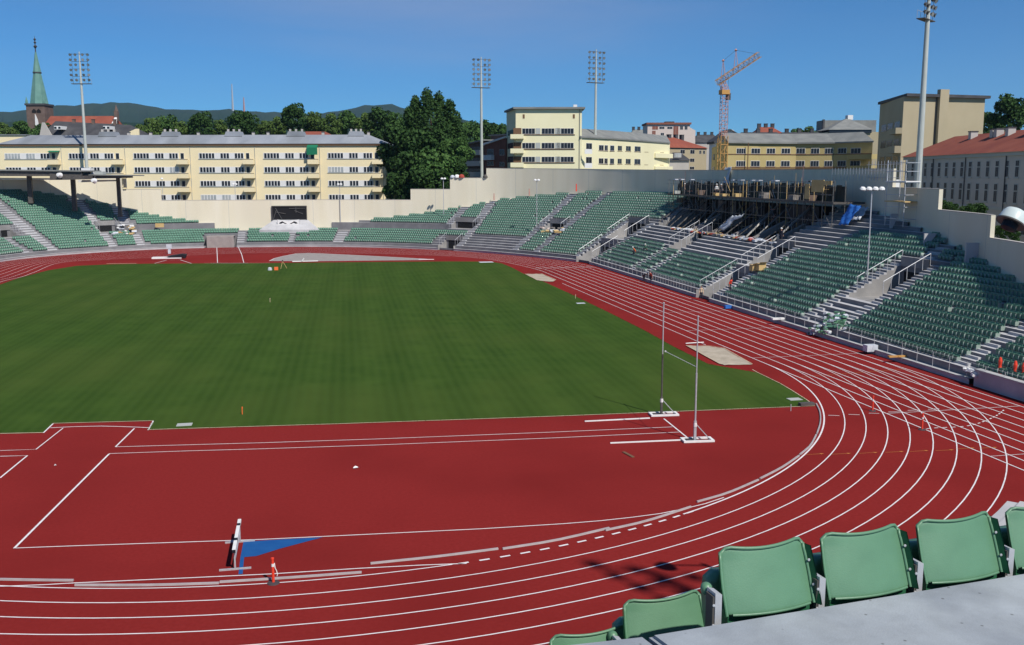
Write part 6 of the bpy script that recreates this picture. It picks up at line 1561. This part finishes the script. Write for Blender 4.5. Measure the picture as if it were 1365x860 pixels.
# supporting beam under the row
bm_=MB()
for (P0,L0,L1,z) in ((SP,0.2,4.5,13.02),(SP-nr*0.64,-1.2,0.30,12.62)):
    a=P0+dr*L0-nr*0.06;b=P0+dr*L1-nr*0.06
    bm_.tube((*a,z),(*b,z),0.035,k=8)
tag(bm_.build('seat_beam','galv'),'galvanised beam carrying the foreground seats in front of the slab','beam')
print('flip',flip)
# ---------- camera ----------
cam=bpy.data.cameras.new('camera'); co=bpy.data.objects.new('camera',cam); COL.objects.link(co); SC.camera=co
cam.sensor_width=36; cam.lens=FPX*36/1365; cam.clip_end=30000; cam.clip_start=0.1
rt,up,fw=Vector(RT),Vector(UP),Vector(FW)
mt=Matrix((rt,up,-fw)).transposed().to_4x4(); mt.translation=Vector(C0); co.matrix_world=mt
# ---------- light ----------
AZ=R(24); EL_=R(48)     # sun stands behind the camera, to its right
sd=Vector((math.sin(AZ)*math.cos(EL_),-math.cos(AZ)*math.cos(EL_),math.sin(EL_)))
sun=bpy.data.lights.new('sun','SUN'); sun.energy=SUN_E; sun.angle=R(0.6); sun.color=(1.0,0.95,0.88)
so_=bpy.data.objects.new('sun',sun); COL.objects.link(so_); so_.rotation_euler=(-sd).to_track_quat('-Z','Y').to_euler()
w=bpy.data.worlds.new('World'); SC.world=w; w.use_nodes=True; nt=w.node_tree; N=nt.nodes; L=nt.links
bg=N['Background']; sky=N.new('ShaderNodeTexSky'); sky.sky_type='NISHITA'; sky.sun_disc=False; sky.sun_elevation=EL_; sky.sun_rotation=math.atan2(sd.x,sd.y)
sky.altitude=1500; sky.air_density=0.75; sky.dust_density=0.0; sky.ozone_density=6.0
tc=N.new('ShaderNodeTexCoord'); mp=N.new('ShaderNodeMapping'); mp.inputs['Scale'].default_value=(1.0,1.6,7.0); mp.inputs['Rotation'].default_value=(0,R(-6),0); L.new(tc.outputs['Generated'],mp.inputs['Vector'])
n1=N.new('ShaderNodeTexNoise'); n1.inputs['Scale'].default_value=1.3; n1.inputs['Detail'].default_value=9; n1.inputs['Roughness'].default_value=0.62; n1.inputs['Distortion'].default_value=0.4; L.new(mp.outputs['Vector'],n1.inputs['Vector'])
r1=N.new('ShaderNodeValToRGB'); r1.color_ramp.elements[0].position=0.54; r1.color_ramp.elements[1].position=0.84; L.new(n1.outputs['Fac'],r1.inputs['Fac'])
mu=N.new('ShaderNodeMath'); mu.operation='MULTIPLY'; mu.inputs[1].default_value=0.34; L.new(r1.outputs['Color'],mu.inputs[0])
# thin cirrus: a broad patch of wisps high in the view direction of the pitch, faint elsewhere
nv=N.new('ShaderNodeVectorMath'); nv.operation='SUBTRACT'; L.new(tc.outputs['Generated'],nv.inputs[0]); cd=ray(600,8); cd=cd/np.linalg.norm(cd); nv.inputs[1].default_value=tuple(cd)
sv=N.new('ShaderNodeVectorMath'); sv.operation='MULTIPLY'; sv.inputs[1].default_value=(2.6,2.6,11.0); L.new(nv.outputs[0],sv.inputs[0])
ln=N.new('ShaderNodeVectorMath'); ln.operation='LENGTH'; L.new(sv.outputs[0],ln.inputs[0])
mr=N.new('ShaderNodeMapRange'); mr.inputs['From Min'].default_value=1.0; mr.inputs['From Max'].default_value=0.1; mr.inputs['To Min'].default_value=0.12; mr.inputs['To Max'].default_value=1.0; mr.interpolation_type='SMOOTHSTEP'; L.new(ln.outputs['Value'],mr.inputs['Value'])
r1.color_ramp.elements[0].position=0.36; r1.color_ramp.elements[1].position=0.72
mu.inputs[1].default_value=0.42
m2_=N.new('ShaderNodeMath'); m2_.operation='MULTIPLY'; L.new(mu.outputs[0],m2_.inputs[0]); L.new(mr.outputs['Result'],m2_.inputs[1])
mx=N.new('ShaderNodeMix'); mx.data_type='RGBA'; L.new(m2_.outputs[0],mx.inputs['Factor']); tm=N.new('ShaderNodeMix'); tm.data_type='RGBA'; tm.blend_type='MULTIPLY'; tm.inputs['Factor'].default_value=1; tm.inputs[7].default_value=(SKYT[0],SKYT[1],SKYT[2],1); L.new(sky.outputs['Color'],tm.inputs[6]); L.new(tm.outputs[2],mx.inputs[6]); mx.inputs[7].default_value=(6.5,6.6,8.2,1)
L.new(mx.outputs[2],bg.inputs['Color']); bg.inputs['Strength'].default_value=SKY_E
SC.view_settings.view_transform='Standard'; SC.view_settings.look='None'; SC.view_settings.gamma=1; SC.view_settings.exposure=EXPO; SC.view_settings.use_curve_mapping=False
SC.render.engine='CYCLES'

HZ=HAZE
if HZ:
    o=MB(); o.box(-9000,9000,-1500,9000,-1.35,700); hz_=bpy.data.materials.new('haze_air'); hz_.use_nodes=True; nt=hz_.node_tree; nt.nodes.remove(nt.nodes['Principled BSDF']); pv=nt.nodes.new('ShaderNodeVolumePrincipled'); pv.inputs['Color'].default_value=(0.50,0.72,1.0,1); pv.inputs['Density'].default_value=HZ; pv.inputs['Anisotropy'].default_value=0.2; nt.links.new(pv.outputs['Volume'],nt.nodes['Material Output'].inputs['Volume']); M['haze_air']=hz_
    tag(o.build('haze','haze_air'),kind='stuff')
